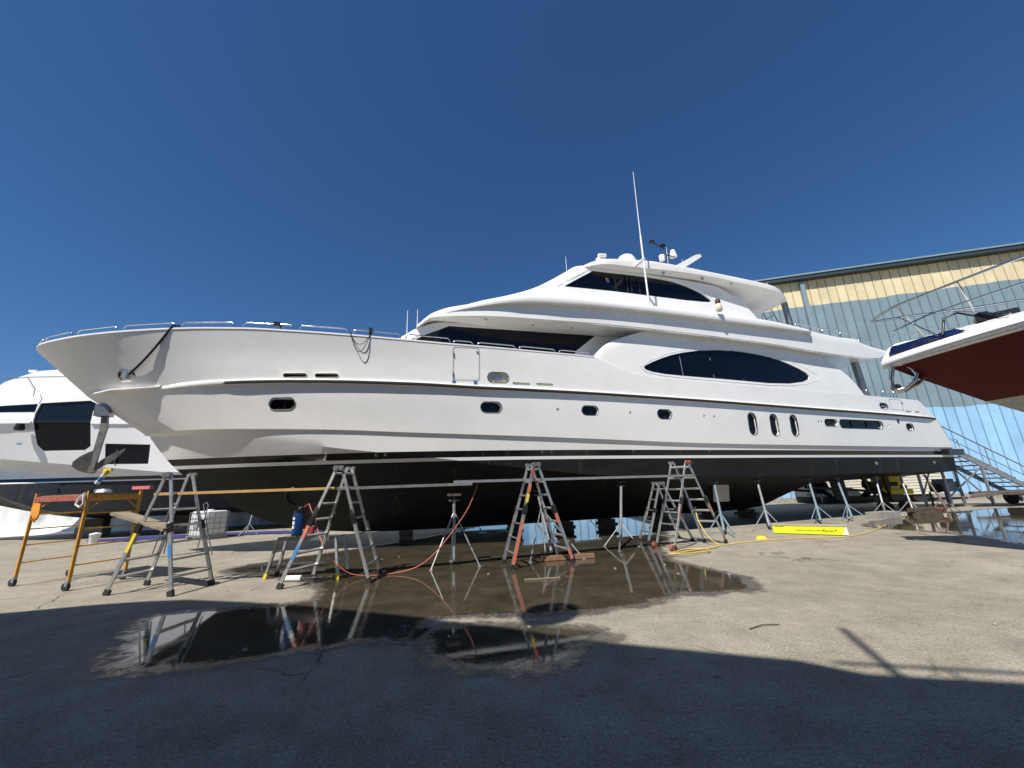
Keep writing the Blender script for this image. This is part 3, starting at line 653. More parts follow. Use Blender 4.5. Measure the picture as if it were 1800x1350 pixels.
# hardtop
b_roof = lambda x, z: 2.95 - .5 * max(0, (17.6 - x) / 1.3) ** 2 - .5 * max(0, (x - 25.6) / 1.7) ** 2
loft('hardtop', 'gel', xr(16.35, 17.6, 8) + xr(18, 25.6, 20) + xr(25.8, 27.3, 10), pchip([(16.35, 9.66), (16.73, 9.72), (18.7, 9.82), (19.76, 9.9), (22.19, 9.98), (23.9, 9.92), (25.75, 9.85), (27.06, 9.68), (27.3, 9.7)]),
     pchip([(16.35, 9.72), (16.88, 9.93), (18, 10.1), (19.51, 10.26), (20.38, 10.27), (22.24, 10.24), (24.89, 10.17), (26.21, 10.08), (27.0, 9.90), (27.3, 9.76)]), b_roof, .09)
for x in (18.2, 20.0, 22.0, 23.6): MB().cyl((x, -2.78, 9.95), (x, -2.78, 9.80 + .02 * (x - 18)), .06, 12).build('downlight', 'lamp', yacht)
MB().tube([(27.5, -2.25, 8.0), (27.42, -2.25, 8.9), (27.35, -2.25, 9.9)], .13, 12).build('roof_column', 'steel_dull', yacht, ang=50)
MB().tube([(27.5, 2.25, 8.0), (27.42, 2.25, 8.9), (27.35, 2.25, 9.9)], .13, 12).build('roof_column', 'steel_dull', yacht, ang=50)
MB().tube([(31.25, -2.45, 4.9), (31.05, -2.45, 5.7), (30.95, -2.45, 6.95)], .16, 14).build('deck_column', 'steel_dull', yacht, ang=50)
MB().tube([(31.25, 2.45, 4.9), (31.05, 2.45, 5.7), (30.95, 2.45, 6.95)], .16, 14).build('deck_column', 'steel_dull', yacht, ang=50)
# settee back and ladder aft on the boat deck
loft('deck_settee', 'gel', xr(25.6, 27.0, 4), lambda x: 7.7, lambda x: 8.55, lambda x, z: 2.1, .15)
ld = MB().tube([(28.3, -1.4, 7.85), (28.0, -1.4, 9.0), (27.6, -1.4, 9.95)], .025, 6).build('roof_ladder', 'steel_dull', yacht, ang=60)
MB().tube([(28.3, -.95, 7.85), (28.0, -.95, 9.0), (27.6, -.95, 9.95)], .025, 6).build('side_rail', 'steel_dull', ld, ang=60)
for t in (.2, .4, .6, .8): MB().cyl((28.3 - .7 * t, -1.4, 7.85 + 2.1 * t), (28.3 - .7 * t, -.95, 7.85 + 2.1 * t), .02, 6).build('rung', 'steel_dull', ld)
for a, b in ((25.3, 26.95), (27.0, 28.6), (28.7, 29.85), (29.95, 31.05), (31.15, 32.2), ):
    hoop((a, -2.75, z_st(a) - .05), (b, -2.75, z_st(b) - .05), .62 if a > 26 else .4, .02).build('deck_rail', 'steel', yacht, ang=60)
for a, b in ((30.75, 31.8), (31.95, 32.45), (32.7, 33.7)):
    hoop((a, -2.7, 5.05), (b, -2.7, 5.03), .52, .02).build('stern_rail', 'steel', yacht, ang=60)
# gear on the hardtop
MB().lathe([(.30, 0), (.40, .06), (.42, .22), (.40, .36), (.31, .52), (.18, .61), (.04, .64)], (18.95, -1.9, 10.42), 20).build('satellite_dome', 'gel', yacht, ang=50)
hn = MB().box((17.5, -2.2, 10.42), (.30, .26, .16)).lathe([(.07, -.4), (.07, .1)], (17.5, -2.2, 10.35), 10).build('searchlight', 'gel', yacht)
MB().cyl((17.35, -2.32, 10.52), (17.67, -2.32, 10.56), .075, 12).build('lamp_head', 'gel', hn, ang=40)
ant = MB().tube([(18.48, -3.50, 7.95), (18.53, -3.46, 9.75), (18.58, -3.42, 10.9)], .034, 8).build('whip_antenna', 'gel', yacht, ang=60)
MB().tube([(18.58, -3.42, 10.9), (18.62, -3.4, 12.2), (18.68, -3.38, 13.96)], .024, 6, r1=.008).build('whip', 'gel', ant, ang=60)
MB().box((18.54, -3.2, 9.85), (.10, .6, .06)).build('bracket', 'gel', ant)
MB().box((19.4, -2.5, 10.33), (.7, .12, .08)).build('antenna_cradle', 'gel', yacht)
ms = MB().tube([(22.0, -1.0, 10.2), (22.05, -1.0, 12.6)], .05, 8).build('radar_mast', 'steel_dull', yacht, ang=50)
MB().beam((21.6, -1.0, 12.15), (22.5, -1.0, 12.15), .1, .06).build('crosstree', 'steel_dull', ms)
MB().cyl((21.7, -1.0, 11.85), (21.7, -1.0, 12.1), .13, 12).build('sensor', 'white', ms); MB().cyl((22.4, -1.0, 12.15), (22.4, -1.0, 12.5), .17, 12, r1=.1).build('sensor', 'white', ms)
MB().beam((21.3, -1.0, 12.7), (21.9, -1.0, 12.5), .05, .05).box((21.25, -1.0, 12.75), (.2, .14, .12)).box((21.85, -1.0, 12.65), (.2, .16, .14)).build('wind_sensor', 'black', ms)
wg = [(20.7, 10.15), (20.95, 10.62), (22.75, 11.72), (23.05, 11.82), (23.12, 11.70), (22.75, 11.45), (21.5, 10.62), (21.4, 10.15)]
MB().prism([(x, -1.95, z) for x, z in wg], (0, .28, 0)).build('mast_wing', 'gel', yacht)
MB().prism([(x, 1.67, z) for x, z in wg], (0, .28, 0)).build('mast_wing', 'gel', yacht)
for x, y, z0, z1 in ((16.58, -1.0, 9.7, 11.15), (10.1, -1.5, 6.3, 7.62), (10.43, -1.5, 6.6, 7.7), (22.9, -1.0, 10.2, 12.1), (26.6, -2.2, 10.0, 10.75)):
    MB().tube([(x, y, z0), (x, y, z1)], .016, 6, r1=.008).build('aerial', 'gel', yacht)
wp = MB().tube([(10.15, -2.2, 6.25), (10.45, -2.42, 6.38), (10.75, -2.4, 6.34)], .02, 6).build('wiper_arm', 'black', yacht, ang=60)
# stern: swim platform, boarding rail, propellers and rudders
MB().rings([[(x, -w, 2.5), (x, -w, 2.76), (x, w, 2.76), (x, w, 2.5)] for x, w in ((35.0, 3.02), (36.4, 2.95), (37.0, 2.6), (37.25, 1.9))]).build('swim_platform', 'black', yacht)
MB().box((35.8, 0, 2.80), (2.0, 5.4, .06)).build('platform_deck', 'gel', yacht)
MB().tube([(35.4, -2.6, 4.2), (35.8, -2.6, 4.18), (36.2, -2.6, 3.3), (36.9, -2.6, 3.25), (36.95, -2.6, 2.8)], .025, 6).build('boarding_rail', 'steel', yacht, ang=60)
for sy in (-1.25, 1.25):
    MB().tube([(27.5, sy, 1.25), (31.9, sy, .93)], .06, 10).build('propeller_shaft', 'bronze', yacht, ang=50)
    MB().prism([(31.3, sy - .05, 1.75), (31.6, sy - .05, 1.75), (31.75, sy - .05, .95), (31.55, sy - .05, .95)], (0, .1, 0)).build('shaft_strut', 'bronze', yacht)
    pr = MB().lathe([(.05, -.22), (.12, -.15), (.13, .1), (.04, .3)], (0, 0, 0), 12)
    for k in range(5):
        a0 = 2 * math.pi * k / 5; blade = []
        for r_, w_, tw in ((.1, .16, .9), (.25, .32, .75), (.42, .40, .6), (.55, .26, .5), (.62, .06, .45)):
            for sgn in (-1, 1):
                ang = a0 + sgn * w_ * math.sin(tw) / max(r_, .2) * .8; blade.append((r_ * math.cos(ang), r_ * math.sin(ang), sgn * w_ * math.cos(tw) * .5))
        pr.add(blade, [(2*i, 2*i+1, 2*i+3, 2*i+2) for i in range(4)])
    po = pr.build('propeller', 'bronze', yacht, ang=30); po.location = (32.0, sy, .93); po.rotation_euler = (0, math.pi / 2, 0)
    MB().prism([(32.9, sy - .04, 1.6), (34.0, sy - .04, 1.6), (34.1, sy - .04, .45), (33.1, sy - .04, .45)], (0, .08, 0)).build('rudder', 'bronze', yacht)
# bow roller and anchor hanging under the stem
MB().box((1.86, 0, 4.18), (.34, .26, .34)).build('anchor_pocket', 'steel_dull', yacht)
an = empty('anchor', (0, 0, 0)); an.parent = yacht
MB().prism([(1.80, -.04, 4.30), (1.93, -.04, 4.28), (2.02, -.04, 3.72), (1.98, -.04, 3.2), (1.95, -.04, 2.6), (1.82, -.04, 2.6), (1.84, -.04, 3.2), (1.86, -.04, 3.72)], (0, .08, 0)).build('shank', 'anchor_steel', an)
MB().prism([(x, -.55 * (1.93 - x), z) for x, z in ((1.88, 3.06), (1.76, 2.98), (1.64, 2.86), (1.55, 2.72), (1.55, 2.60), (1.66, 2.49), (1.80, 2.43), (1.93, 2.41), (1.95, 2.66))], (.02, .035, 0)).build('fluke', 'anchor_steel', an)
MB().prism([(x, .35 * (x - 1.93), z) for x, z in ((1.93, 2.62), (2.02, 2.78), (2.20, 2.96), (2.42, 3.11), (2.43, 3.07), (2.30, 2.84), (2.12, 2.64), (1.97, 2.50))], (0, .035, .01)).build('fluke', 'anchor_steel', an)
MB().box((1.9, 0, 2.52), (.12, .16, .16)).build('crown', 'anchor_steel', an)

def boat_w(x, y, z=0.0):
    c, s = math.cos(R(19)), math.sin(R(19)); return Vector((-13.515 + c * x - s * y, 10.414 + s * x + c * y, z))
# mooring line on the bow, rope loops on the rail, hanging bag
p0 = (3.83, -(b_sheer(3.83) + .02), 6.29); p1 = (2.72, -(hull_side(2.72, 5.02) + .06), 5.04)
pts = []
for k in range(15):
    t = k / 14; x = p0[0] + (p1[0] - p0[0]) * t; z = p0[2] + (p1[2] - p0[2]) * t - .16 * math.sin(math.pi * t); y = p0[1] + (p1[1] - p0[1]) * t - .05 * math.sin(math.pi * t)
    pts.append(boat_w(x, y, z))
pts = [boat_w(4.05, -(b_sheer(4.05) - .25), 6.28), boat_w(3.95, -(b_sheer(3.95) - .05), 6.31)] + pts
tag(MB().tube(pts, .028, 7).build('mooring_line', 'rope', ang=60), 'black mooring line slung from the bow rail down to the steel fairlead', 'rope')
lp = []
for k in range(17):
    t = k / 16; lp.append(boat_w(8.45 + .55 * t, -(hull_side(8.5 + .5 * t, 5.8) + .05), 6.2 - .62 * math.sin(math.pi * t) ** .8))
ro = MB().tube(lp, .010, 6).build('rope_loop', 'rope', ang=60); tag(ro, 'thin black line hanging in a loop over the bulwark forward of the boarding door', 'rope')
lp = [boat_w(8.45 + .55 * k / 12, -(hull_side(8.5 + .5 * k / 12, 5.9) + .045), 6.1 - .3 * math.sin(math.pi * k / 12)) for k in range(13)]
MB().tube(lp, .009, 6).build('loop', 'rope', ro, ang=60)
MB().box(boat_w(9.0, -(b_sheer(9) - .03), 6.24), (.10, .08, .2), R(19)).build('knot', 'rope', ro)
bgp = [(.07, .0), (.12, .04), (.125, .2), (.10, .30), (.05, .34)]
bag = MB().lathe(bgp, (0, 0, 0), 10).build('hanging_bag', 'gel_cream', ang=60); bag.location = boat_w(21.65, -3.62, 7.98); tag(bag, 'small cream and brown bag hanging below the sky lounge window', 'bag')
MB().lathe([(.05, 0), (.10, .04), (.09, .18), (.05, .22)], (0, 0, .32), 10).build('bag_top', 'brown', bag, ang=60)

# ------------------------------------------------------------------ white yacht behind the bow
ly = empty('white_yacht', (-20.85, 21.07, 0), R(17), 'white yacht with tall dark window, left behind the pointed bow of the long yacht', 'yacht')
ba = lambda x: max(0.05, 2.9 * (1 - max(0, (2 - x) / 12.5) ** 2.2))
lsheer = [(x, ba(x), 5.42 + .012 * (4 - x)) for x in xr(-10.5, 21, 40)]
lknk = [(x, max(.04, ba(x) * (1 - .05 * max(0, 4 - x) ** .8)), 2.95 + .115 * max(0, 3.3 - x)) for x in xr(-10, 21, 40)]
lchn = [(x, max(.03, ba(x) * (1 - .09 * max(0, 4 - x) ** .85) - .12), 2.7 + .10 * max(0, 1.5 - x)) for x in xr(-9.6, 21, 40)]
lb = [(x, max(.02, ba(x) * .75 - .08 * max(0, 2 - x)), 1.2 + .16 * max(0, -.5 - x) ** 1.5) for x in xr(-9, 21, 40)]
lk = [(x, 0, .88 + .10 * max(0, -.5 - x) ** 1.5) for x in xr(-8.6, 21, 40)]
lrows = [lsheer, lknk, [(x, b - .05, z - .03) for x, b, z in lknk], lchn, lb, lk]
rings = []
for k in range(41): rings.append([(r[k][0], -r[k][1], r[k][2]) for r in lrows] + [(r[k][0], r[k][1], r[k][2]) for r in lrows[-2::-1]])
lh = MB().rings(rings).build('hull', 'hull_left', ly, ang=20)
lw2 = [(.58, 4.36), (2.42, 4.30), (2.44, 3.38), (.66, 3.40)]
lwin = [(-2.31, 6.28), (-.36, 6.43), (.06, 6.2), (-.12, 5.9), (-.09, 5.4), (0, 4.25), (-.21, 4.07), (-1.88, 4.07), (-2.15, 4.33), (-2.32, 5.11), (-2.38, 5.79)]
lsd = lambda x, z: ba(x) * (1 - .05 * max(0, 4 - x) ** .8 * max(0, min(1, (5.42 - z) / 2.4)))
lsup = loft('upper_works', 'gel', xr(-6.5, 20, 34), lambda x: 5.3, pchip([(-6.5, 5.6), (-5, 6.15), (-3.6, 6.58), (-2.0, 6.84), (-1.0, 7.0), (2, 7.25), (20, 7.3)]), lambda x, z: ba(x) - .004 - max(0, z - 5.4) * .10, .15, 5, parent=ly)
lys = lambda x, z: (ba(x) - .004 - max(0, z - 5.4) * .10) if z > 5.4 else lsd(x, z)
cutA = MB().prism([(x, -(lys(x, z) - .10), z) for x, z in lwin], (0, -.8, 0)).prism([(x, -(lsd(x, z) - .10), z) for x, z in lw2], (0, -.8, 0))
cut(lh, cutA, 20)
cut(lsup, MB().prism([(x, -(lys(x, z) - .10), z) for x, z in lwin], (0, -.8, 0)))
up_ = [p for p in lwin if p[1] > 5.42] + [(-.09, 5.44), (-2.34, 5.44)]
lwo = MB().prism([(x, -(lys(x, z) - .08), z) for x, z in [(-2.31, 6.28), (-.36, 6.43), (.06, 6.2), (-.12, 5.9), (-.09, 5.43), (-2.36, 5.43), (-2.38, 5.79)]], (0, .03, 0)).build('tall_window', 'glass_grey', ly)
MB().prism([(x, -(lys(x, z) - .08), z) for x, z in [(-.09, 5.37), (0, 4.25), (-.21, 4.07), (-1.88, 4.07), (-2.15, 4.33), (-2.35, 5.37)]], (0, .03, 0)).build('lower_pane', 'glass', lwo)
MB().beam((-2.36, -(lys(-2.3, 5.4) - .05), 5.4), (-.09, -(lys(-.1, 5.4) - .05), 5.4), .04, .05).build('mullion', 'black', lwo)
MB().rings([[(x, -(lys(x, 5.85) + .004), 5.85), (x, -(lys(x, 5.86) + .016), 5.86), (x, -(lys(x, 6.2) + .016), 6.24 + .055 * (x + 2.4)), (x, -(lys(x, 6.25) + .004), 6.25 + .055 * (x + 2.4))] for x in xr(-6.2, -2.42, 16)]).build('side_window', 'glass', ly)
w2 = MB().prism([(x, -(lsd(x, z) - .08), z) for x, z in lw2], (0, .03, 0)).build('square_window', 'glass', ly)
MB().box((1.05, -(lsd(1, 3.9) - .07), 3.82), (.06, .03, .85)).build('mullion', 'rubber', w2)
lz = lambda x: 5.36; 
MB().rings([[(x, -(ba(x) - .02), 5.30 + dz0) for dz0 in (0,)] + [(x, -(ba(x) + .05), 5.31), (x, -(ba(x) + .05), 5.40), (x, -(ba(x) - .02), 5.42)] for x in xr(-9.5, -2.4, 14)]).build('rub_rail', 'gel', ly)
MB().rings([[(x, -(ba(x) - .02), 5.26), (x, -(ba(x) + .05), 5.27), (x, -(ba(x) + .05), 5.36), (x, -(ba(x) - .02), 5.38)] for x in xr(-.05, 20.8, 14)]).build('rub_rail', 'gel', ly)
loft('flybridge', 'gel', xr(-5.2, 10, 24), lambda x: 6.2, pchip([(-5.2, 6.7), (-4.8, 7.36), (-3.95, 7.85), (-3.70, 8.04), (-2.7, 8.2), (0, 8.4), (10, 8.6)]), lambda x, z: 1.55 + .4 * min(1, (x + 5.2) / 5), .2, parent=ly)
for zz in (7.2, 7.45, 7.7): MB().beam((-3.9, -1.62, zz), (9, -2.0, zz + .1), .03, .02).build('louvre', 'grey_panel', ly)
MB().box((-3.75, -1.3, 8.14), (.3, .2, .12)).build('horn', 'gel', ly)
rl = MB().tube([(-8, -1.9, 7.0), (-5.2, -2.45, 7.25), (-3.75, -2.62, 7.36), (-2.98, -2.64, 7.5), (-1.2, -2.64, 7.62), (5, -2.7, 7.75)], .022, 6).build('rail', 'steel_dull', ly, ang=60)
for x, zt_ in ((-5.2, 7.25), (-2.55, 7.53), (-.4, 7.64), (2, 7.7)): MB().tube([(x - .45, -2.62, zt_ - .02), (x, -2.68, zt_ - .62), (x, -2.68, zt_ - .95)], .018, 6).build('stanchion', 'steel_dull', rl, ang=60)
MB().lathe([(.14, 0), (.18, .1), (.13, .32)], (-2.66, -2.75, 4.95), 10).build('fender', 'black', ly, ang=60)
MB().cyl((-2.55, -2.62, 4.35), (-2.55, -2.75, 4.35), .06, 10).build('drain_fitting', 'steel', ly)

# ------------------------------------------------------------------ maroon boat on the right
ry = empty('maroon_yacht', (8.67, 8.82, 0), R(-45), 'maroon hulled boat with white deck edge, its bow pushing in from the right', 'boat')
rb_ = lambda x, B=2.4, x0=0.0, p=1.8: 0.0 if x <= x0 else B * (1 - (1 - min((x - x0) / 5.0, 1)) ** p)
X = xr(0, 14, 50)
def rrow(x0, x1, B, zf, p): return [(x0 + (x1 - x0) * (k / 50) ** 1.4, rb_(x0 + (x1 - x0) * (k / 50) ** 1.4, B, x0, p), zf(x0 + (x1 - x0) * (k / 50) ** 1.4)) for k in range(51)]
r0 = rrow(.10, 14, 2.36, lambda x: 4.02 + .012 * x, 1.8); r1 = rrow(.45, 14, 2.3, lambda x: 3.72 - .02 * x, 1.75); r2 = rrow(1.34, 14, 2.1, lambda x: 3.04 - .04 * x, 1.7); r3 = rrow(1.9, 14, 1.4, lambda x: 2.6 - .18 * min(x - 1.9, 6), 1.6)
r4 = [(1.9 + (14 - 1.9) * (k / 50) ** 1.4, 0, max(.55, 2.6 - .42 * ((14 - 1.9) * (k / 50) ** 1.4) ** .9)) for k in range(51)]
RR = [r0, r1, r2, r3, r4]
rings = [[(r[k][0], -r[k][1], r[k][2]) for r in RR] + [(r[k][0], r[k][1], r[k][2]) for r in RR[-2::-1]] for k in range(51)]
MB().rings(rings).build('hull', 'hull_right', ry, ang=35, merge=True)
# white bulwark with rounded edge and deck
w0 = rrow(.06, 14, 2.40, lambda x: 4.00 + .012 * x, 1.8); w1 = rrow(-.02, 14, 2.46, lambda x: 4.08 + .013 * x, 1.82); w2_ = rrow(-.02, 14, 2.46, lambda x: 4.16 + .014 * x, 1.82); w3 = rrow(.02, 14, 2.38, lambda x: 4.24 + .018 * x, 1.82); w4 = rrow(.16, 14, 1.35, lambda x: 4.46 + .015 * x, 1.8); w5 = rrow(.3, 14, .7, lambda x: 4.54 + .015 * x, 1.8)
WW = [w0, w1, w2_, w3, w4, w5]
rings = [[(r[k][0], -r[k][1], r[k][2]) for r in WW] + [(r[k][0], r[k][1], r[k][2]) for r in WW[::-1]] for k in range(51)]
MB().rings(rings).build('deck_moulding', 'gel', ry, ang=40, merge=True)
for zo, rr_ in ((4.10, .022), (4.02, .018)):
    pts = [(x, -(b + .015), zo + .013 * x) for x, b, z in rrow(.0, 12, 2.45, lambda x: 0, 1.82)]
    MB().tube(pts, rr_, 6).build('rub_strip', 'steel', ry, ang=60)
# dark panel on the foredeck edge
P = []
for x in (.14, .4, .7, 1.0, 1.3): P.append((x, -(rb_(x, 2.38, .02, 1.82) * .94 + .035), 4.275 + .018 * x))
for x in (1.2, .95, .7, .45, .22): P.append((x, -(rb_(x, 1.35, .16, 1.8) * 1.02 + .035), 4.475 + .015 * x))
MB().add(P, [(0, 1, 8, 9), (1, 2, 7, 8), (2, 3, 6, 7), (3, 4, 5, 6)]).build('dark_deck_panel', 'solar', ry)
# bow rail
rpt = lambda x, z: (x, -(rb_(x + .12, 2.3, 0, 1.8) * .9 + .02), z)
top = [(.02, 0, 5.20), (.2, -.25, 5.24), (.5, -.5, 5.28)] + [rpt(x, 5.28 + .015 * x) for x in (.9, 1.4, 2, 3, 4, 6, 8)]
topr = [(x, -y, z) for x, y, z in top]
brl = MB().tube(top, .026, 8).build('bow_rail', 'steel', ry, ang=60)
MB().tube(topr, .026, 8).build('rail_tube', 'steel', brl, ang=60)
mid = [(.05, 0, 5.16)] + [rpt(x, 4.98) for x in (.9, 1.4, 2, 3, 4, 6)]
MB().tube([(.3, -.22, 4.78)] + [rpt(x, 4.85) for x in (.9, 1.4, 2, 3, 4, 6)], .016, 6).build('rail_tube', 'steel', brl, ang=60)
MB().tube([(.3, .22, 4.78)] + [(a, -b, c) for a, b, c in [rpt(x, 4.85) for x in (.9, 1.4, 2, 3, 4, 6)]], .016, 6).build('rail_tube', 'steel', brl, ang=60)
for x in (.5, 1.4, 3, 4.6, 6.2):
    for sy in (-1, 1):
        q = rpt(x, 5.28); MB().tube([(x + .45, sy * -1 * -(abs(rpt(x + .45, 0)[1]) - .08) * -1, 4.35 + .03 * x), (x, sy * abs(q[1]), 5.27)], .018, 6).build('stanchion', 'steel', brl, ang=60)
wl = MB().box((1.75, -.5, 4.56), (.5, .3, .12)).cyl((1.6, -.55, 4.4), (1.6, -.55, 4.68), .10, 12).cyl((2.0, -.5, 4.4), (2.0, -.5, 4.64), .08, 12).build('windlass', 'black', ry)
MB().tube([(1.0, -.75, 4.35), (1.1, -.65, 4.72), (1.3, -.6, 4.78), (1.6, -.55, 4.6)], .022, 8).build('hose', 'black', wl, ang=60)
# stem plate and anchor roller
MB().prism([(.50, -.02, 3.98), (.98, -.20, 3.92), (1.12, -.14, 3.42), (.95, -.02, 3.46)], (0, .01, 0)).build('stem_plate', 'beige', ry)
MB().add([(.42, -.16, 4.0), (1.02, -.44, 3.86), (1.18, -.12, 3.36), (.75, -.03, 3.70)], [(0, 1, 2, 3)]).build('stem_plate', 'steel', ry)
ck = [(.16, 4.04), (.34, 4.02), (.44, 3.90), (.50, 3.74), (.42, 3.60), (.28, 3.49), (.13, 3.45), (.05, 3.54), (.07, 3.72), (.12, 3.90)]
rol = MB().tube([(x, -.12, z) for x, z in ck], .042, 8, closed=True).build('anchor_roller', 'steel', ry, ang=60)
MB().tube([(x, .10, z) for x, z in ck], .042, 8, closed=True).build('cheek', 'steel', rol, ang=60)
MB().cyl((.13, -.14, 3.53), (.13, .14, 3.53), .07, 12).build('roller', 'black', rol)
MB().prism([(.22, -.1, 3.46), (.50, -.14, 3.58), (.66, -.05, 3.72), (.62, .05, 3.72), (.5, .12, 3.55), (.24, .08, 3.44)], (0, 0, -.03)).build('anchor_plate', 'steel', rol)

# ------------------------------------------------------------------ unseen yacht added behind the camera, outline shaped to cast the foreground shadow
sy = empty('shade_yacht', (0, 0, 0), 0, 'unseen tall dark yacht added close behind the camera, shaped to throw the foreground shadow', 'yacht')
kx, ky = math.sin(SUN_AZ) / math.tan(SUN_EL), math.cos(SUN_AZ) / math.tan(SUN_EL)
EDGE = [(-9.6, 5.6), (-8.25, 6.72), (-6.9, 7.12), (-6.2, 7.22), (-5.55, 7.23), (-4.4, 6.95), (-3.29, 6.60), (-1.27, 5.80), (0.0, 5.2), (.75, 4.80), (2.52, 4.16), (2.9, 3.85), (3.93, 3.62), (6, 3.0), (8.5, 2.2)]  # wanted shadow edge on the pavement; the roofline is solved from it
dl = Vector((.94, -.342, 0)).normalized(); nl = Vector((.342, .94, 0)).normalized(); H0 = 10.0
P0 = Vector((-1.27 - kx * H0, 5.94 - ky * H0, 0)); prof = []
kk = kx * nl.x + ky * nl.y; kd = kx * dl.x + ky * dl.y
for ex, ey in EDGE:
    q = Vector((ex - kx * H0, ey - ky * H0, 0)) - P0; dz = q.dot(nl) / kk; prof.append((q.dot(dl) - dz * kd, H0 + dz))
def sp(s_, d_, z_): p = P0 + dl * s_ - nl * d_; return (p.x, p.y, z_)
zt_s = lin(prof)
rings = []
for s_ in sorted(set([p[0] for p in prof] + xr(prof[0][0], prof[-1][0], 30))):
    zt_ = zt_s(s_); rings.append([sp(s_, .25, 5.0), sp(s_, .0, zt_ - .25), sp(s_, .0, zt_), sp(s_, 4.6, zt_ + .02), sp(s_, 4.4, 5.0)])
MB().rings(rings).build('upper_works', 'navy', sy)  # dark body picked to bounce less light onto the shaded foreground
rings = []
for s_ in xr(-11, 15, 26):
    t = max(0, (-s_ - 3) / 8); w = 1 - .9 * t ** 2; rings.append([sp(s_, 2.4 - 2.5 * w, 5.4), sp(s_, 2.4 - 2.3 * w, 3), sp(s_, 2.4 - 1.6 * w, 1.9), sp(s_, 2.4, 1.0), sp(s_, 2.4 + 1.6 * w, 1.9), sp(s_, 2.4 + 2.3 * w, 3), sp(s_, 2.4 + 2.5 * w, 5.4)])
MB().rings(rings).build('hull', 'navy', sy)
for s_ in (-4.5, -2.0, .5, 3, 5.5):
    MB().prism([sp(s_, .12, 7.4), sp(s_ + 2.1, .12, 7.4), sp(s_ + 2.1, .10, 8.5), sp(s_, .10, 8.5)], tuple(nl * -.03)).build('window', 'glass', sy)
MB().lathe([(.12, -.6), (.12, -.35), (.30, -.3), (.38, -.1), (.38, .1), (.30, .28), (.1, .38)], (.40 - kx * 10.75, 5.80 - ky * 10.75, 10.75), 14).build('radar_dome', 'gel', sy)
MB().tube([(3.14 - kx * 10.0, 3.77 - ky * 10.0, 9.8), (3.53 - kx * 11.6, 4.89 - ky * 11.6, 11.6)], .045, 8).build('outrigger', 'steel', sy)
MB().tube([(2.8 - kx * 10.4, 4.08 - ky * 10.4, 10.4), (6.0 - kx * 10.4, 3.30 - ky * 10.4, 10.4)], .03, 6).build('roof_rail', 'steel', sy)
for e in (3.6, 4.5, 5.4): MB().tube([(e - kx * 9.9, 3.7 - .24 * (e - 3.6) - ky * 9.9, 9.6), (e - kx * 10.4, 3.88 - .244 * (e - 3.6) - ky * 10.4, 10.4)], .02, 6).build('stanchion', 'steel', sy)
for s_ in (-5, 0, 5, 10): MB().box(sp(s_, 2.4, .5), (.7, .7, 1.0)).build('keel_block', 'wood_dark', sy)

# ------------------------------------------------------------------ blue metal-clad building
bd = empty('metal_building', (0, 0, 0), 0, 'tall metal-clad shed painted cream, grey-green and light blue, behind the stern', 'building')
wd = Vector((.970, -.244, 0)).normalized(); wnrm = Vector((.244, .970, 0)).normalized(); B0 = wnrm * 33.0
def wp_(x): t = (x - B0.x) / wd.x; p = B0 + wd * t; return p
PW = .60; HT = 16.72
pm = MB(); prf = [(.02, .05), (.02, 0), (.05, -.035), (.09, -.035), (.12, 0), (.27, 0), (.285, -.008), (.315, -.008), (.33, 0), (.435, 0), (.45, -.008), (.48, -.008), (.495, 0), (PW - .02, 0), (PW - .02, .05)]
pm.add([(x, y, 0) for x, y in prf] + [(x, y, HT) for x, y in prf], [(i, i + 1, len(prf) + i + 1, len(prf) + i) for i in range(len(prf) - 1)])
p1 = pm.build('wall_panel', 'cladding', bd)
a_w = math.atan2(wd.y, wd.x); start = wp_(.9); np_ = 80
for k in range(np_):
    o = p1 if k == 0 else p1.copy()
    if k: COL.objects.link(o)
    o.location = start + wd * (PW * k); o.rotation_euler = (0, 0, a_w)
e0, e1 = start - wd * .1, start + wd * (PW * np_ + .1)
def wbox(nm, t0, t1, z0, z1, d0, d1, m):
    a = start + wd * t0; b = start + wd * t1
    return MB().prism([a - wnrm * d0 + Vector((0, 0, z0)), b - wnrm * d0 + Vector((0, 0, z0)), b - wnrm * d1 + Vector((0, 0, z0)), a - wnrm * d1 + Vector((0, 0, z0))], (0, 0, z1 - z0)).build(nm, m, bd)
LW = PW * np_
wbox('eave_gutter', -.3, LW, 16.72, 17.0, -.2, .55, 'trim_dark'); wbox('roof_edge', -.4, LW, 17.0, 17.12, -12, .62, 'trim_blue')
wbox('back_wall', 0, LW, 0, 16.7, -12, -.06, 'trim_dark'); wbox('base_course', 0, LW, 0, .35, -.05, .06, 'concrete_block')
wbox('downpipe', 22.75, 23.05, 0.4, 16.6, .05, .3, 'trim_blue')
wbox('wall_lamp', 30.9, 31.15, 9.3, 10.0, .06, .3, 'black'); wbox('wall_lamp_arm', 31.15, 31.5, 9.9, 10.0, .1, .5, 'black')

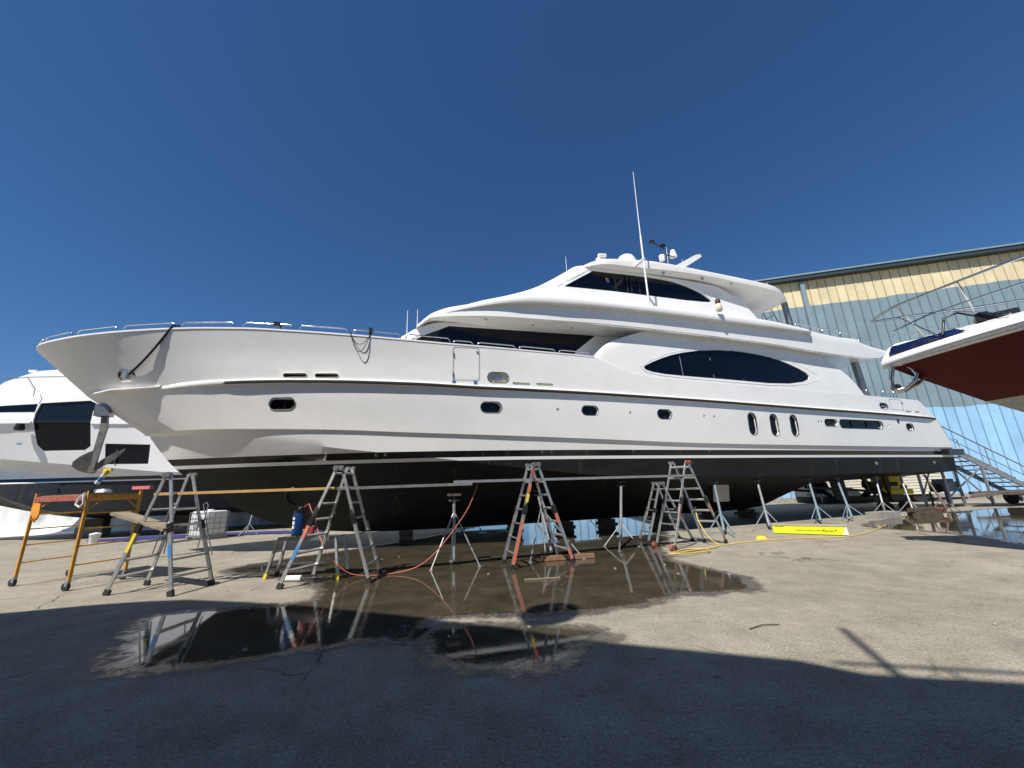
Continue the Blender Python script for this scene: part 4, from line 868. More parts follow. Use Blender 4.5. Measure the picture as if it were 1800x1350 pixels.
# ------------------------------------------------------------------ ladders and trestles
def lerp(a, b, t): return Vector(a) + (Vector(b) - Vector(a)) * t
def aframe(name, label, cat, grp, A, B, H, topw, stickers=(), m='alu', feet='rubber', wheels=False, split=.56):
    """two-sided ladder: A = (near foot, far foot) of one side, B of the other; H top height"""
    A = [Vector((*p, 0)) for p in A]; B = [Vector((*p, 0)) for p in B]; ctr = (A[0] + A[1] + B[0] + B[1]) / 4
    rd = ((A[1] - A[0]) + (B[1] - B[0])).normalized(); root = empty(name, ctr, 0, label, cat, grp)
    rel = lambda p: Vector(p) - ctr
    hin = [ctr + rd * (s * topw / 2) + Vector((0, 0, H)) for s in (-1, 1)]
    along = ((B[0] + B[1]) - (A[0] + A[1])).normalized()
    for side, F in ((0, A), (1, B)):
        top = [h + along * (.05 if side else -.05) for h in hin]
        fn = (top[0] - F[0]).cross(rd).normalized()
        for i in (0, 1):
            MB().beam(rel(F[i] + Vector((0, 0, .05))), rel(lerp(F[i], top[i], split)), .028, .066, rd).build('lower_rail', m, root)
            ins = rd * (.035 if i == 0 else -.035)
            MB().beam(rel(lerp(F[i], top[i], split - .14) + ins), rel(top[i] + ins), .026, .054, rd).build('upper_rail', m, root)
            MB().beam(rel(F[i]), rel(lerp(F[i], top[i], .045)), .05, .105, rd).build('foot', feet, root)
            MB().beam(rel(lerp(F[i], top[i], split - .06)), rel(lerp(F[i], top[i], split + .015)), .05, .10, rd).build('lock', 'black', root)
            for (sd, ri, t0, t1, sm) in stickers:
                if sd == side and ri == i:
                    o_ = rd * (-.017 if i == 0 else .017)
                    MB().beam(rel(lerp(F[i], top[i], t0) + o_), rel(lerp(F[i], top[i], t1) + o_), .004, .062, rd).build('sticker', sm, root)
        k = 1
        while k * .29 < H * .96:
            t = k * .29 / H; a, b = lerp(F[0], top[0], t), lerp(F[1], top[1], t)
            if t > split: a += rd * .03; b -= rd * .03
            MB().beam(rel(a), rel(b), .065, .028, fn).build('rung', m, root); k += 1
    for i in (0, 1):
        c = hin[i]; MB().cyl(rel(c - rd * .03 + along * -.05), rel(c + rd * .03 + along * -.05), .05, 12).cyl(rel(c - rd * .03 + along * .05), rel(c + rd * .03 + along * .05), .05, 12).beam(rel(c - along * .06), rel(c + along * .06), .05, .05).build('hinge', 'alu_dark' if not (wheels and i == 0) else 'red_paint', root)
    if wheels:
        for i in (0, 1): MB().cyl(rel(A[i] - rd * .05 - along * .08 + Vector((0, 0, .07))), rel(A[i] + rd * .03 - along * .08 + Vector((0, 0, .07))), .07, 14).build('wheel', 'red_paint', root)
    return root
GL = 'A-frame ladders carrying the walkway planks'
aframe('folding_ladder', 'aluminium A-frame ladder with one orange sticker, standing half in the puddle beside the blue tank', 'ladder', GL, ((-4.33, 7.75), (-4.10, 8.50)), ((-2.78, 7.96), (-2.85, 8.78)), 2.13, .46,
       [(0, 0, .40, .50, 'orange'), (0, 0, .22, .34, 'blue_label'), (0, 0, .56, .66, 'ink'), (0, 1, .50, .60, 'white'), (1, 0, .56, .62, 'ink')])
aframe('folding_ladder', 'A-frame ladder with orange-red rails standing in the middle of the puddle', 'ladder', GL, ((-.13, 8.77), (-.33, 9.45)), ((1.2, 9.28), (.94, 9.90)), 2.13, .45,
       [(0, 0, .04, .44, 'orange'), (0, 0, .50, .60, 'ink'), (0, 0, .62, .70, 'yellow'), (0, 0, .72, .80, 'orange'), (0, 0, .86, .96, 'red_paint'), (1, 0, .40, .54, 'orange'), (1, 0, .04, .14, 'orange'), (0, 1, .36, .44, 'orange'), (0, 1, .04, .10, 'blue_label')])
aframe('folding_ladder', 'A-frame ladder on small red wheels at the right end of the aluminium planks', 'ladder', GL, ((3.87, 10.46), (3.66, 11.12)), ((5.62, 11.36), (5.15, 11.62)), 2.15, .5,
       [(0, 0, .36, .50, 'red_paint'), (0, 0, .56, .62, 'red_paint'), (1, 0, .38, .46, 'orange'), (1, 0, .02, .10, 'red_paint'), (1, 0, .30, .34, 'ink')], wheels=True)
aframe('folding_ladder', 'shorter grey A-frame ladder in the shade behind the wheeled ladder', 'ladder', None, ((3.66, 11.80), (3.62, 12.45)), ((5.0, 12.0), (4.85, 12.6)), 1.62, .42, [])
stp = aframe('trestle_ladder', 'aluminium trestle ladder with yellow and blue labels beside the yellow scaffold', 'ladder', None, ((-7.44, 7.74), (-7.40, 8.50)), ((-6.05, 7.48), (-5.95, 8.30)), 2.10, .55,
       [(0, 0, .34, .56, 'yellow'), (1, 0, .30, .40, 'blue_label')])
for sd, x0 in ((0, -7.0), (1, -6.35)):
    MB().tube([Vector(p) - stp.location for p in ((x0 - .28 + .56 * sd, 8.35, .55), (x0 - .02, 8.3, 1.52), (x0 + .06, 8.28, 1.55), (x0 + .1, 8.28, 1.5), (x0 + .0, 8.3, .6))], .012, 6).build('wire_brace', 'alu', stp, ang=60)

def plank(name, a, b, w, h, m, label, cat='plank', grp=None):
    a, b = Vector(a), Vector(b); d = (b - a); o = MB().beam((0, 0, 0), d, w, h).build(name, m); o.location = a; return tag(o, label, cat, grp)
plank('wood_beam', (-6.95, 7.83, 1.74), (-3.35, 8.22, 1.74), .14, .05, 'wood_new', 'new orange-yellow timber board laid from the trestle ladder to the first A-frame ladder')
pl1 = plank('aluminium_plank', (-3.6, 8.18, 1.73), (-1.0, 9.07, 1.745), .28, .055, 'alu', 'shorter aluminium walkway plank on the left, under the joint', 'plank', 'aluminium walkway planks')
pl2 = plank('aluminium_plank', (-1.35, 8.98, 1.80), (4.75, 11.06, 1.80), .28, .055, 'alu', 'long aluminium walkway plank reaching the wheeled ladder', 'plank', 'aluminium walkway planks')
plank('scaffold_board', (-6.38, 7.66, 1.10), (-8.0, 8.25, 1.40), .30, .05, 'wood_old', 'weathered grey wooden board resting slantwise in the trestle ladder', 'plank')
tag(MB().tube([(-1.2, 9.05, 1.78), (-.9, 9.15, 1.2)], .01, 5).build('loose_wire', 'alu_dark'), 'thin loose wire hanging from the walkway plank', 'wire') if False else None

# ------------------------------------------------------------------ yellow rolling scaffold
sc = empty('rolling_scaffold', (-9.65, 9.0, 0), 0, 'yellow rolling scaffold on black castors at the far left', 'scaffold')
SP = [Vector((-10.51, 8.87, 0)), Vector((-8.70, 8.24, 0)), Vector((-10.40, 9.85, 0)), Vector((-8.55, 9.22, 0))]
rl_ = lambda p: Vector(p) - sc.location
ad = (SP[1] - SP[0]).normalized(); bdv = (SP[2] - SP[0]).normalized()
for i, p in enumerate(SP):
    MB().beam(rl_(p + Vector((0, 0, .17))), rl_(p + Vector((0, 0, 1.86))), .048, .048, ad).build('post', 'yellow_paint', sc)
    cs = MB().cyl(rl_(p - bdv * .025 + Vector((-.03, 0, .075))), rl_(p + bdv * .025 + Vector((-.03, 0, .075))), .075, 16).build('castor', 'rubber', sc, ang=40)
    MB().beam(rl_(p + Vector((-.02, 0, .08))), rl_(p + Vector((0, 0, .19))), .06, .05, bdv).build('fork', 'galv', cs)
for a, b in ((0, 2), (1, 3)):
    for z in (.45, .80, 1.12, 1.42): MB().tube([rl_(SP[a] + Vector((0, 0, z))), rl_(SP[b] + Vector((0, 0, z)))], .014, 6).build('rung', 'yellow_paint', sc, ang=60)
    MB().tube([rl_(SP[a] + Vector((0, 0, 1.45))), rl_(SP[a] + bdv * .3 + Vector((0, 0, 1.72)))], .014, 6).build('brace', 'yellow_paint', sc, ang=60)
    MB().tube([rl_(SP[b] + Vector((0, 0, 1.45))), rl_(SP[b] - bdv * .3 + Vector((0, 0, 1.72)))], .014, 6).build('brace', 'yellow_paint', sc, ang=60)
    MB().beam(rl_(SP[a] + Vector((0, 0, 1.74))), rl_(SP[b] + Vector((0, 0, 1.74))), .05, .07, ad).build('end_bar', 'yellow_paint', sc)
for a, b, m_ in ((0, 1, 'red_paint'), (2, 3, 'yellow_paint')):
    MB().beam(rl_(SP[a] + Vector((0, 0, 1.73))), rl_(SP[b] + Vector((0, 0, 1.73))), .05, .11, bdv).build('side_truss', m_, sc)
q = [SP[0] + bdv * .05, SP[1] + bdv * .05, SP[3] - bdv * .05, SP[2] - bdv * .05]
MB().prism([rl_(p + Vector((0, 0, 1.775))) for p in q], (0, 0, .03)).build('deck_board', 'wood_old', sc)
# small things on the scaffold
gp = SP[0] + Vector((.10, -.04, 0))
gl = MB().prism([(0, 0, 0), (.13, 0, -.02), (.15, 0, -.22), (.11, 0, -.36), (.09, 0, -.27), (.075, 0, -.40), (.055, 0, -.28), (.03, 0, -.37), (.02, 0, -.25), (-.03, 0, -.27), (-.02, 0, -.14)], (0, -.035, 0)).build('work_glove', 'orange_glove'); gl.location = gp + Vector((0, -.02, 1.66)); tag(gl, 'orange work glove hanging on the left scaffold post', 'glove')
pt = SP[1] + Vector((0, 0, 1.84))
po_ = empty('extension_pole', pt, 0, 'pole with a pale blue grip and yellow head leaning up from the scaffold', 'pole')
MB().tube([(-.02, 0, -.1), (.10, 0, .16)], .022, 8).build('shaft', 'black', po_, ang=60); MB().tube([(.10, 0, .16), (.24, 0, .36)], .04, 10).build('grip', 'plastic_white', po_, ang=60)
MB().tube([(.14, 0, .215), (.19, 0, .29)], .0415, 10).build('grip_band', 'blue_label', po_, ang=60); MB().tube([(.24, 0, .36), (.29, 0, .44)], .05, 10).box((.28, 0, .43), (.16, .05, .05)).build('head', 'yellow', po_, ang=60)
sq = empty('pink_scraper', SP[3] + Vector((0, 0, 1.86)), 0, 'pink sponge block standing on the right scaffold post', 'sponge'); MB().box((.02, 0, .06), (.40, .10, .07)).build('pad', 'pink', sq); MB().box((0, 0, .012), (.06, .05, .06)).build('stem', 'yellow_paint', sq)
rag = MB().rings([[(-.12, -.1, 0), (.14, -.09, 0), (.12, .1, 0), (-.1, .09, 0)], [(-.13, -.09, .04), (.1, -.1, .05), (.14, .07, .035), (-.07, .11, .05)], [(-.05, -.04, .07), (.06, -.05, .08), (.07, .05, .07), (-.04, .05, .085)]]).build('rag', 'white', ang=70); rag.location = SP[1] + bdv * .12 + Vector((.12, 0, 1.82)); tag(rag, 'crumpled white rag on the scaffold deck', 'rag')
bl = MB().tube([(0, 0, 0), (-.08, -.03, -.1), (-.10, -.04, -.22), (-.02, -.03, -.28), (.03, -.02, -.2), (0, -.02, -.05)], .022, 6, closed=True).build('cloth_strap', 'plastic_white', ang=60); bl.location = SP[1] + Vector((-.04, -.04, 1.82)); tag(bl, 'white and blue strap looped round the front scaffold post', 'strap')

# ------------------------------------------------------------------ work platform with tank
wb = empty('work_platform', (-4.4, 8.8, 0), 0, 'low folding work platform with yellow feet behind the first A-frame ladder', 'platform')
wl_ = lambda p: Vector(p) - wb.location
T = [Vector((-5.0, 8.72, .74)), Vector((-3.72, 8.58, .74)), Vector((-3.72, 9.0, .74)), Vector((-5.0, 9.06, .74))]
MB().prism([wl_(p) for p in T], (0, 0, .05)).build('deck', 'alu', wb)
MB().beam(wl_(T[0] + Vector((0, -.012, .02))), wl_(T[1] + Vector((0, -.012, .02))), .02, .075).build('edge', 'alu_dark', wb)
for x0, x1 in ((-4.35, -4.1), (-4.02, -3.85)): MB().beam(wl_((x0, 8.62 + (-3.7 - x0) * .109 - .012, .765)), wl_((x1, 8.62 + (-3.7 - x1) * .109 - .012, .765)), .006, .05).build('sticker', 'blue_label', wb)
for f, t in (((-5.18, 8.72, 0), T[0]), ((-5.12, 9.02, 0), T[3]), ((-3.58, 8.47, 0), T[1]), ((-3.58, 8.98, 0), T[2])):
    MB().beam(wl_(f), wl_(t), .045, .06).build('leg', 'alu', wb); MB().beam(wl_(f), wl_(lerp(f, t, .13)), .06, .075).build('foot', 'yellow' if f[1] < 8.9 else 'rubber', wb)
for a, b in (((-5.15, 8.78, .12), (-5.1, 8.98, .12)), ((-3.6, 8.55, .35), (-3.6, 8.95, .35)), ((-5.08, 8.78, .5), (-5.05, 9.0, .5))): MB().beam(wl_(a), wl_(b), .04, .03).build('rung', 'alu', wb)
tk = empty('blue_tank', (-4.68, 8.84, .79), 0, 'upright blue pressure tank with white labels on the work platform', 'tank')
MB().lathe([(.125, 0), (.135, .02), (.135, .05)], n=20).build('base_ring', 'black', tk); MB().lathe([(.13, .05), (.135, .07), (.135, .44), (.125, .46)], n=20).build('body', 'blue_tank', tk, ang=40)
MB().lathe([(.12, .46), (.115, .48), (.115, .52)], n=20).box((0, 0, .53), (.05, .2, .03)).build('top_ring', 'black', tk); MB().tube([(0, 0, .5), (0, 0, .58), (.08, -.02, .59)], .018, 8).build('valve', 'steel', tk)
for z0, h in ((.34, .05), (.24, .07), (.16, .06)): MB().beam((-.05, -.128, z0), (-.05, -.128, z0 + h), .055, .006, (1, 0, 0)).build('label_patch', 'white', tk)
can = empty('paint_can', (-4.36, 8.80, .79), 0, 'small red and white can beside the blue tank', 'can'); MB().lathe([(.062, 0), (.065, .01), (.065, .17), (.06, .18)], n=16).build('body', 'red_can', can, ang=40); MB().beam((-.045, -.05, .02), (-.045, -.05, .15), .04, .006, (1, 0, 0)).build('label_patch', 'white', can); MB().lathe([(.06, .18), (.063, .185), (.063, .2), (.05, .2)], n=16).build('lid', 'alu', can)
rol_ = MB().cyl((-4.62, 8.38, .06), (-4.25, 8.36, .06), .055, 12).build('tube_roll', 'white', ang=40); tag(rol_, 'short white cylinder lying by the foot of the first A-frame ladder', 'roller'); MB().tube([(-4.25, 8.36, .06), (-3.7, 8.5, .04)], .012, 6).build('handle', 'steel_dull', rol_)
tk.scale = (.80, .80, 1.0)
# red hose
def hose(nm, pts, r, m, label, cat='hose', sub=8):
    P = [Vector(p) for p in pts]; out = []
    for i in range(len(P) - 1):
        p0, p1, p2, p3 = P[max(i - 1, 0)], P[i], P[i + 1], P[min(i + 2, len(P) - 1)]
        for k in range(sub):
            t = k / sub; out.append(0.5 * ((2 * p1) + (p2 - p0) * t + (2*p0 - 5*p1 + 4*p2 - p3) * t*t + (3*p1 - p0 - 3*p2 + p3) * t**3))
    out.append(P[-1]); o = MB().tube(out, r, 7).build(nm, m, ang=70); return tag(o, label, cat)
hose('air_hose', [(-4.58, 8.84, 1.38), (-4.45, 8.78, 1.44), (-4.38, 8.7, 1.38), (-4.2, 8.6, 1.12), (-4.0, 8.45, .80), (-3.7, 8.3, .45), (-3.35, 8.4, .12), (-2.95, 8.55, .03), (-2.55, 8.7, .03), (-2.1, 8.75, .12), (-1.75, 8.8, .35), (-1.4, 8.95, .75), (-1.05, 9.05, 1.25), (-.85, 9.1, 1.75)], .010, 'hose_red', 'red air hose drooping from the blue tank to the walkway plank')

# ------------------------------------------------------------------ boat stands and keel blocks
def stand(base, top, leg_h, spread, m, label, grp, rot=0.3, name='boat_stand', nl=3, post=.035, lr=.016, pad=True):
    base = Vector((*base, 0)); top = Vector(top); root = empty(name, base, 0, label, 'stand', grp)
    t0 = top - base; c = t0 * (leg_h / t0.z)
    MB().tube([t0 * (.12 / t0.z), t0 * .93], post, 10).build('post', m, root, ang=50)
    MB().tube([t0 * .85, t0], post * .55, 8).build('screw', 'jack_rust', root, ang=50)
    MB().beam(t0 * .93 + Vector((-.12, 0, 0)), t0 * .93 + Vector((.12, 0, 0)), .03, .025).build('handle', m, root)
    for k in range(nl):
        a = rot + 2 * math.pi * k / nl; f = Vector((math.cos(a) * spread, math.sin(a) * spread, .015))
        MB().tube([c, f], lr, 7).build('leg', m, root, ang=50)
        MB().box(f, (.07, .06, .02)).build('foot', m, root)
    if pad: MB().box(t0 + Vector((0, 0, .02)), (.28, .24, .05), R(19), None).build('pad', 'wood_dark', root)
    return root
GS = 'stands propping the long yacht'
st_ = lambda x: boat_w(x, -b_chn(x) * .8, 0)
stand((-1.42, 9.42), (-1.44, 9.50, 1.50), 1.15, .60, 'galv', 'tall grey tripod stand in the puddle, crossed by the red hose', GS, rot=-.26, nl=3)
stand((.82, 9.95), boat_w(14.3, -2.1, 1.5), 1.05, .72, 'galv', 'grey tripod stand right behind the orange-railed ladder', GS, rot=-.35)
tmb = MB().beam((.55, 9.62, .06), (1.75, 9.82, .06), .12, .09).build('timber_baulk', 'wood_wet'); tag(tmb, 'orange-brown timber lying under the tripod behind the orange-railed ladder', 'timber')
SPOT = [((2.72, 11.15), 17.1, .55, 'galv', 'lone stand with grey-blue post left of the wheeled ladder'), ((6.4, 12.95), 21.0, .62, 'galv_blue', 'blue-grey stand right of the wheeled ladder'), ((8.36, 13.85), 23.1, .62, 'galv', 'stand just behind the left end of the fluorescent box'),
        ((11.0, 15.1), 25.9, .62, 'galv_blue', 'blue-grey stand behind the right end of the fluorescent box'), ((12.65, 15.7), 27.6, .6, 'galv_blue', 'teal-tinged stand right of the fluorescent box'),
        ((15.15, 17.1), 30.2, .55, 'galv', 'stand just left of the propellers'), ((17.1, 17.9), 32.0, .55, 'galv', 'stand between the propellers and the yellow machine'), ((19.0, 18.3), 33.9, .55, 'jack_rust', 'dark stand under the stern corner beside the metal stairs')]
for i, (b, xl, lh_, m_, lb) in enumerate(SPOT):
    stand(b, boat_w(xl, -(b_chn(xl) - .35), 1.70), lh_, .52, m_, lb, GS, rot=.2 + i * .35, lr=.018, post=.042)
for i, (x, lb) in enumerate(((13.2, 'dark stand on the far side of the hull, behind the tall tripod'), (16.8, 'dark stand on the far side of the hull, seen between the middle keel blocks'), (19.6, 'dark stand on the far side of the hull, behind the short grey ladder'), (25.0, 'dark stand on the far side of the hull, behind the fluorescent box'))):
    b = boat_w(x, 3.1); stand((b.x, b.y), boat_w(x, 2.35, 1.6), .6, .5, 'jack_rust', lb, 'far side stands', rot=.5 * i)
stand((-12.04, 18.46), (-12.0, 18.7, 1.02), .5, .45, 'galv', 'small grey stand beside the caged white tank', None, rot=.4, pad=False)
GK = 'keel blocks under the long yacht'
def block(x, w, label, m='wood_dark', n=3):
    root = empty('keel_block', boat_w(x, 0), R(19), label, 'block', GK); zt_ = z_keel(x) - .005; h = zt_ / n
    for k in range(n): MB().box((0, 0, h * (k + .5)), (w - .04 * (k % 2), .9 if k % 2 else .5, h - .006)).build('timber', m, root)
    return root
for x, w, lb in ((10.4, .42, 'timber keel block behind the tall tripod stand'), (14.2, .40, 'timber keel block behind the orange-railed ladder'), (16.2, .5, 'timber keel block right of the orange-railed ladder'), (18.0, .5, 'timber keel block beside the lone grey-blue stand'),
                 (20.5, .5, 'timber keel block behind the wheeled ladder'), (23.2, .5, 'timber keel block in the shade behind the fluorescent box'), (25.2, .5, 'last timber keel block towards the stern')):
    block(x, w, lb)
for x, lb in ((-.6, 'dark stepped block under the white yacht behind the scaffold'), (3.2, 'dark block under the white yacht beside the caged tank')):
    root = empty('keel_block', ly.location + Matrix.Rotation(R(17), 3, 'Z') @ Vector((x, 0, 0)), R(17), lb, 'block')
    MB().box((0, 0, .25), (1.1, .7, .5)).build('base', 'concrete_block', root); MB().box((.05, 0, .69), (.85, .6, .37)).build('timber', 'wood_dark', root)
# grey panel under the hull
gp_ = MB().box((0, 0, 0), (.75, .03, .62)).build('panel', 'beige'); gp_.location = boat_w(21.6, -2.3, 1.2); gp_.rotation_euler = (R(8), 0, R(19)); tag(gp_, 'plain grey board hanging under the hull beside a blue-grey stand', 'board')

# ------------------------------------------------------------------ caged tank, bucket, tarps by the white yacht
ib = empty('caged_tank', (-13.25, 17.75, 0), R(-24), 'white plastic tank in a wire cage on a pallet', 'tank')
P = oval(1.10, .92, 4, .12); MB().rings([[(x * s, y * s, z) for x, y in P] for z, s in ((.15, .97), (.20, 1), (1.05, 1), (1.12, .96), (1.14, .85))]).build('bottle', 'plastic_white', ib, ang=50)
MB().lathe([(.12, 1.13), (.12, 1.19), (.10, 1.2)], n=16).build('lid', 'plastic_white', ib)
for z in (.20, .42, .64, .86, 1.08): MB().tube([(x * 1.06, y * 1.06, z) for x, y in oval(1.10, .92, 2, .10)], .011, 6, closed=True).build('cage_ring', 'galv', ib, ang=60)
for k in range(6):
    for sy_ in (-1, 1): MB().cyl((-.52 + k * .208, sy_ * .492, .12), (-.52 + k * .208, sy_ * .492, 1.1), .011, 6).build('cage_bar', 'galv', ib)
for k in range(4):
    for sx_ in (-1, 1): MB().cyl((sx_ * .588, -.36 + k * .24, .12), (sx_ * .588, -.36 + k * .24, 1.1), .011, 6).build('cage_bar', 'galv', ib)
MB().box((0, -.512, .62), (.3, .008, .3)).build('plate', 'galv', ib)
for dx in (-.5, 0, .5): MB().box((dx, 0, .06), (.12, 1.0, .11)).build('pallet_foot', 'galv', ib)
MB().box((0, 0, .125), (1.18, 1.0, .03)).build('pallet_deck', 'galv', ib)
bk = empty('white_bucket', (-17.45, 17.15, 0), 0, 'white plastic bucket on the pavement behind the scaffold', 'bucket')
MB().lathe([(.14, 0), (.15, .02), (.18, .36), (.19, .37)], n=18).build('body', 'plastic_white', bk, ang=40); MB().lathe([(.19, .37), (.19, .41), (.1, .43), (.02, .45)], n=18).build('lid', 'white', bk)
# white sheeting hung behind the white yacht
a, b = Vector((-36, 21.5, 0)), Vector((-12.2, 26.8, 0)); n = 160; d = (b - a).normalized(); nn = Vector((-d.y, d.x, 0)); rg = []
rnd = random.Random(5)
for k in range(n + 1):
    t = k / n; w = math.sin(k * .55) * .06 + math.sin(k * .21 + 1) * .14 + math.sin(k * 1.3) * .03; p = a + (b - a) * t; s = (b - a).length * t
    rg.append([p + nn * (w * .9 - .5 - .1 * math.sin(k * .33)) + Vector((0, 0, .02)), p + nn * (w * 1.3 - .12) + Vector((0, 0, .12 + .05 * math.sin(k * .4))), p + nn * w + Vector((0, 0, .8)), p + nn * w * .6 + Vector((0, 0, 1.6)), p + nn * w * .3 + Vector((0, 0, 2.2))])
fs = MB().rings(rg, cap=False, closed=False).build('white_sheeting', 'tarp', ang=80); tag(fs, 'white plastic sheeting hung in folds behind the white yacht', 'sheet')
bt = sheet('blue_tarp', [(-19.2, 18.6), (-16, 17.6), (-14.6, 18.2), (-11.6, 18.9), (-9.5, 18.6), (-9.0, 19.6), (-12, 20.2), (-17, 19.9)], .03, 'blue_tarp', .10, seed=9, label='flat blue tarp on the ground behind the trestle ladder', cat='tarp'); del bt['kind']

# ------------------------------------------------------------------ right side: box, hoses, stairs, machine, trailer
fb = empty('fluorescent_box', (8.67, 12.49, 0), math.atan2(11.98 - 12.99, 9.34 - 8.01), 'long low fluorescent yellow box with black lettering lying on the pavement', 'box')
Lb = math.hypot(1.33, 1.01) + .12
MB().prism([(-Lb / 2, 0, .02), (Lb / 2 - .12, 0, .02), (Lb / 2 - .02, 0, .25), (-Lb / 2, 0, .25)], (0, .24, 0)).build('body', 'fluoro', fb)
MB().prism([(Lb / 2 - .118, 0, .02), (Lb / 2 + .02, 0, .02), (Lb / 2, 0, .25), (Lb / 2 - .018, 0, .25)], (0, .24, 0)).build('end_panel', 'white', fb)
MB().box((0, .12, .265), (Lb, .27, .03)).build('lid', 'beige', fb); MB().box((0, .12, .01), (Lb, .25, .02)).build('base_strip', 'black', fb)
def text(s_, size, loc, parent, m, shear=0.0):
    cu = bpy.data.curves.new('lettering', 'FONT'); cu.body = s_; cu.size = size; cu.shear = shear; cu.align_x = 'LEFT'; cu.align_y = 'CENTER'; cu.extrude = .001
    t = bpy.data.objects.new('lettering', cu); COL.objects.link(t); bpy.context.view_layer.update()
    me = bpy.data.meshes.new_from_object(t.evaluated_get(bpy.context.evaluated_depsgraph_get())); bpy.data.objects.remove(t)
    o = bpy.data.objects.new('lettering', me); COL.objects.link(o); me.materials.clear(); me.materials.append(MATS[m]); o.parent = parent; o.location = loc; o.rotation_euler = (math.pi / 2, 0, 0); return o
text('Revia.P', .115, (Lb / 2 - .58, -.003, .12), fb, 'ink', .3)
for k in range(16): MB().box((-.32 + k * .043, -.002, .12), (.032 if k % 5 else .018, .004, .018)).build('lettering', 'ink', fb)
MB().tube([(-Lb / 2 + .05, -.004, .215), (-Lb / 2 + .3, -.004, .21)], .006, 4).build('mark', 'ink', fb)
hose('yellow_hose', [(5.0, 11.55, .95), (4.95, 11.35, .6), (5.05, 11.1, .2), (5.2, 10.95, .03), (4.9, 10.6, .02), (4.3, 10.25, .03), (3.6, 9.78, .05), (3.45, 9.66, .06), (3.7, 9.62, .06), (4.3, 9.85, .05), (4.55, 10.05, .03), (4.6, 10.45, .02), (4.2, 10.5, .02), (3.75, 10.1, .03), (3.7, 9.9, .03), (4.2, 10.2, .02), (5.2, 10.9, .015), (6.6, 11.5, .015), (8.0, 11.75, .015), (9.2, 11.75, .015), (10.6, 12.6, .015), (12.5, 14.2, .015)], .017, 'hose_yellow', 'yellow hose coiled by the wheeled ladder and trailing off to the right')
yc = MB().rings([[(-.14, -.08, 0), (.12, -.1, 0), (.15, .06, 0), (-.1, .1, 0)], [(-.1, -.07, .05), (.1, -.06, .07), (.1, .05, .05), (-.07, .07, .06)], [(-.03, -.02, .08), (.04, -.03, .09), (.03, .03, .08), (-.02, .03, .09)]]).build('yellow_cloth', 'yellow', ang=70); yc.location = (6.9, 11.95, 0); tag(yc, 'small crumpled yellow cloth on the pavement left of the fluorescent box', 'cloth')
stk = MB().beam((.1, 7.75, .02), (.75, 7.82, .02), .035, .02).build('wood_lath', 'wood_old'); tag(stk, 'thin pale lath floating in the puddle below the orange-railed ladder', 'stick')
pb_ = MB().beam((-6.35, 9.95, .09), (-4.55, 10.05, .09), .10, .04).build('steel_bar', 'steel_dull'); tag(pb_, 'long grey metal bar lying at the edge of the puddle behind the work platform', 'bar')
pbb = MB().beam((-6.0, 9.95, .0), (-6.0, 9.95, .09), .04, .04).beam((-5.0, 10.02, 0), (-5.0, 10.02, .09), .04, .04).build('support', 'steel_dull', pb_)

# stairs
sr = empty('metal_stairs', (22.2, 19.6, 0), 0, 'grey metal stairs with handrails beside the stern', 'stairs')
S0, S1 = Vector((21.4, 20.4, 3.35)), Vector((26.8, 20.6, .22)); sw = Vector((-.12, 1.2, 0))
rs_ = lambda p: Vector(p) - sr.location
nst = 14;  dS = (S1 - S0) / nst
for k in range(nst + 1):
    p = S0 + dS * k; MB().prism([rs_(p), rs_(p + Vector((.34, .03, 0))), rs_(p + Vector((.34, .03, 0)) + sw), rs_(p + sw)], (0, 0, -.05)).build('tread', 'jack_rust', sr)
for o_ in (Vector(), sw):
    MB().beam(rs_(S0 + o_ + Vector((0, 0, -.05))), rs_(S1 + o_ + Vector((0, 0, -.05))), .06, .22).build('stringer', 'galv', sr)
    up_ = Vector((0, 0, 1.05)); MB().tube([rs_(S0 + o_ + up_ - Vector((.35, .03, 0))), rs_(S0 + o_ + up_ + Vector((.1, .01, 0))), rs_(S1 + o_ + up_)], .03, 8).build('handrail', 'galv', sr, ang=60)
    MB().tube([rs_(S0 + o_ + up_ * .52), rs_(S1 + o_ + up_ * .52)], .02, 6).build('mid_rail', 'galv', sr, ang=60)
    for t in (0, .04, .5, 1.0): MB().tube([rs_(lerp(S0, S1, t) + o_), rs_(lerp(S0, S1, t) + o_ + up_)], .025, 6).build('baluster', 'galv', sr)
for p, q in (((21.5, 20.45, 0), (21.5, 20.45, 3.25)), ((21.4, 21.6, 0), (21.4, 21.6, 3.25)), ((23.6, 20.5, 0), (23.6, 20.5, 2.0)), ((23.5, 21.7, 0), (23.5, 21.7, 2.0))): MB().beam(rs_(p), rs_(q), .09, .09).build('support_post', 'galv', sr)
for p, q in (((21.5, 20.45, 2.6), (23.6, 20.5, .2)), ((21.5, 20.45, .5), (23.6, 20.5, 1.9)), ((21.5, 20.45, 2.9), (21.4, 21.6, .6))): MB().beam(rs_(p), rs_(q), .05, .05).build('brace', 'galv', sr)
# louvred trailer
tr = empty('slatted_trailer', (21.5, 26.0, 0), a_w, 'cream trailer with horizontal boards behind the propellers', 'trailer')
MB().box((1.2, 1.2, 1.55), (7.4, 2.3, 2.2)).build('body', 'grey_panel', tr)
for k in range(13): MB().box((1.2, .02, .55 + k * .17), (7.4, .05, .145)).build('board', 'slat', tr)
for x in (-1.2, 3.4): MB().cyl((x, .1, .4), (x, .4, .4), .4, 16).build('wheel', 'rubber', tr)
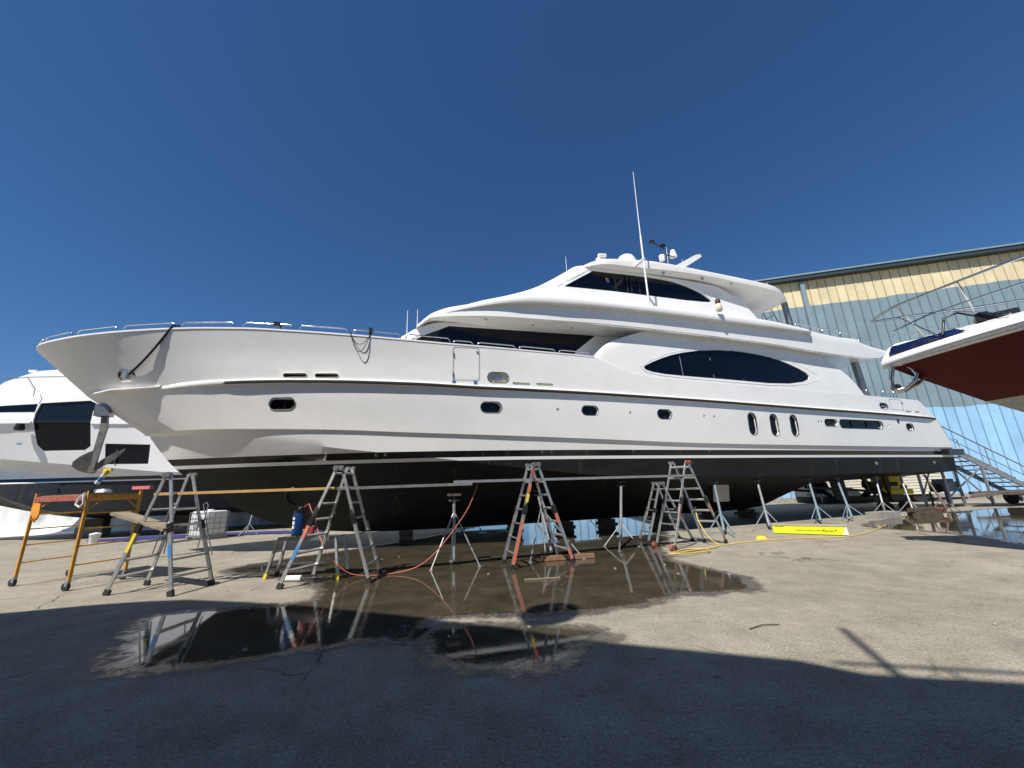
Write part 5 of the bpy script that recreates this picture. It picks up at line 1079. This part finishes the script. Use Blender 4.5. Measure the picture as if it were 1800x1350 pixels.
# yellow machine
ym = empty('yellow_machine', (18.6, 20.3, 0), R(-20), 'yellow wheeled machine between the stands at the stern', 'machine')
MB().box((0, 0, .85), (1.3, .8, .22)).build('deck', 'yellow', ym); MB().box((-.1, 0, 1.25), (1.0, .7, .55)).build('body', 'yellow', ym); MB().box((-.1, -.36, 1.22), (.5, .03, .2)).build('hatch', 'ink', ym); MB().box((.35, -.36, 1.08), (.25, .03, .16)).build('hatch', 'ink', ym)
MB().box((-.05, 0, 1.56), (1.1, .75, .05)).build('lid', 'yellow', ym)
for x in (-.42, .42):
    for y in (-.33, .33): MB().cyl((x, y - .06, .18), (x, y + .06, .18), .18, 14).build('wheel', 'rubber', ym); MB().beam((x, y, .2), (x, y, .8), .06, .06).build('leg', 'ink', ym)
# flat trailer and scrap behind the stairs
ft = empty('flat_trailer', (25.5, 20.6, 0), R(8), 'low dark flat trailer behind the foot of the stairs', 'trailer')
MB().box((0, 0, .62), (4.5, 1.6, .14)).build('bed', 'jack_rust', ft); MB().prism([(-2.25, -.5, .55), (-3.4, 0, .42), (-2.25, .5, .55)], (0, 0, .1)).build('drawbar', 'jack_rust', ft)
for y in (-.8, .8): MB().cyl((.3, y - .1, .35), (.3, y + .1, .35), .35, 16).build('wheel', 'rubber', ft)
eg = empty('grey_engine', (23.0, 22.0, 0), R(15), 'grey engine block on a frame under the stairs', 'engine')
MB().box((0, 0, .95), (1.1, .7, .5)).build('block', 'galv', eg); MB().box((0, 0, 1.28), (.8, .5, .16)).build('head', 'galv_blue', eg); MB().cyl((-.7, 0, .9), (-.55, 0, .9), .25, 14).build('pulley', 'black', eg); MB().box((0, 0, .35), (1.5, .9, .08)).build('frame', 'jack_rust', eg)
for x in (-.6, .6):
    for y in (-.35, .35): MB().beam((x, y, 0), (x, y, .7), .07, .07).build('leg', 'jack_rust', eg)
# concrete / timber blocks under the stern
o = MB().box((0, 0, 0), (1.2, .45, .24)).build('ground_block', 'concrete_block'); o.location = (14.6, 16.6, .12); o.rotation_euler = (0, 0, R(14)); tag(o, 'grey concrete block on the wet ground under the stern', 'block')
ts = empty('timber_stack', (16.6, 17.0, 0), R(14), 'stack of dark timber baulks on the wet ground under the stern', 'timber')
for dx, dy, dz, l in ((0, -.15, .08, 1.3), (.05, .12, .08, 1.15), (-.08, -.02, .235, 1.2)): MB().box((dx, dy, dz), (l, .24, .15)).build('baulk', 'wood_dark', ts)
MB().cyl((.75, -.3, .2), (.75, .2, .2), .11, 12).build('log_end', 'brown', ts)
# little debris
rnd = random.Random(3)
DEB = []
for k in range(46):
    x, y = rnd.uniform(-8, 13), rnd.uniform(2.2, 11); s_ = rnd.uniform(.012, .035)
    DEB.append((x, y, s_))
dm = MB()
for x, y, s_ in DEB:
    dm.lathe([(s_ * .8, 0), (s_, s_ * .3), (s_ * .5, s_ * .7)], (x, y, 0), 5)
tag(dm.build('loose_grit', 'concrete_block'), 'scattered pebbles and grit on the pavement', kind='stuff')
tw = MB().tube([(2.55, 4.95, .012), (2.75, 5.05, .015), (2.95, 5.06, .012)], .006, 5).build('twig', 'wood_dark'); tag(tw, 'thin twig on the sunlit pavement near the shadow edge', 'twig')
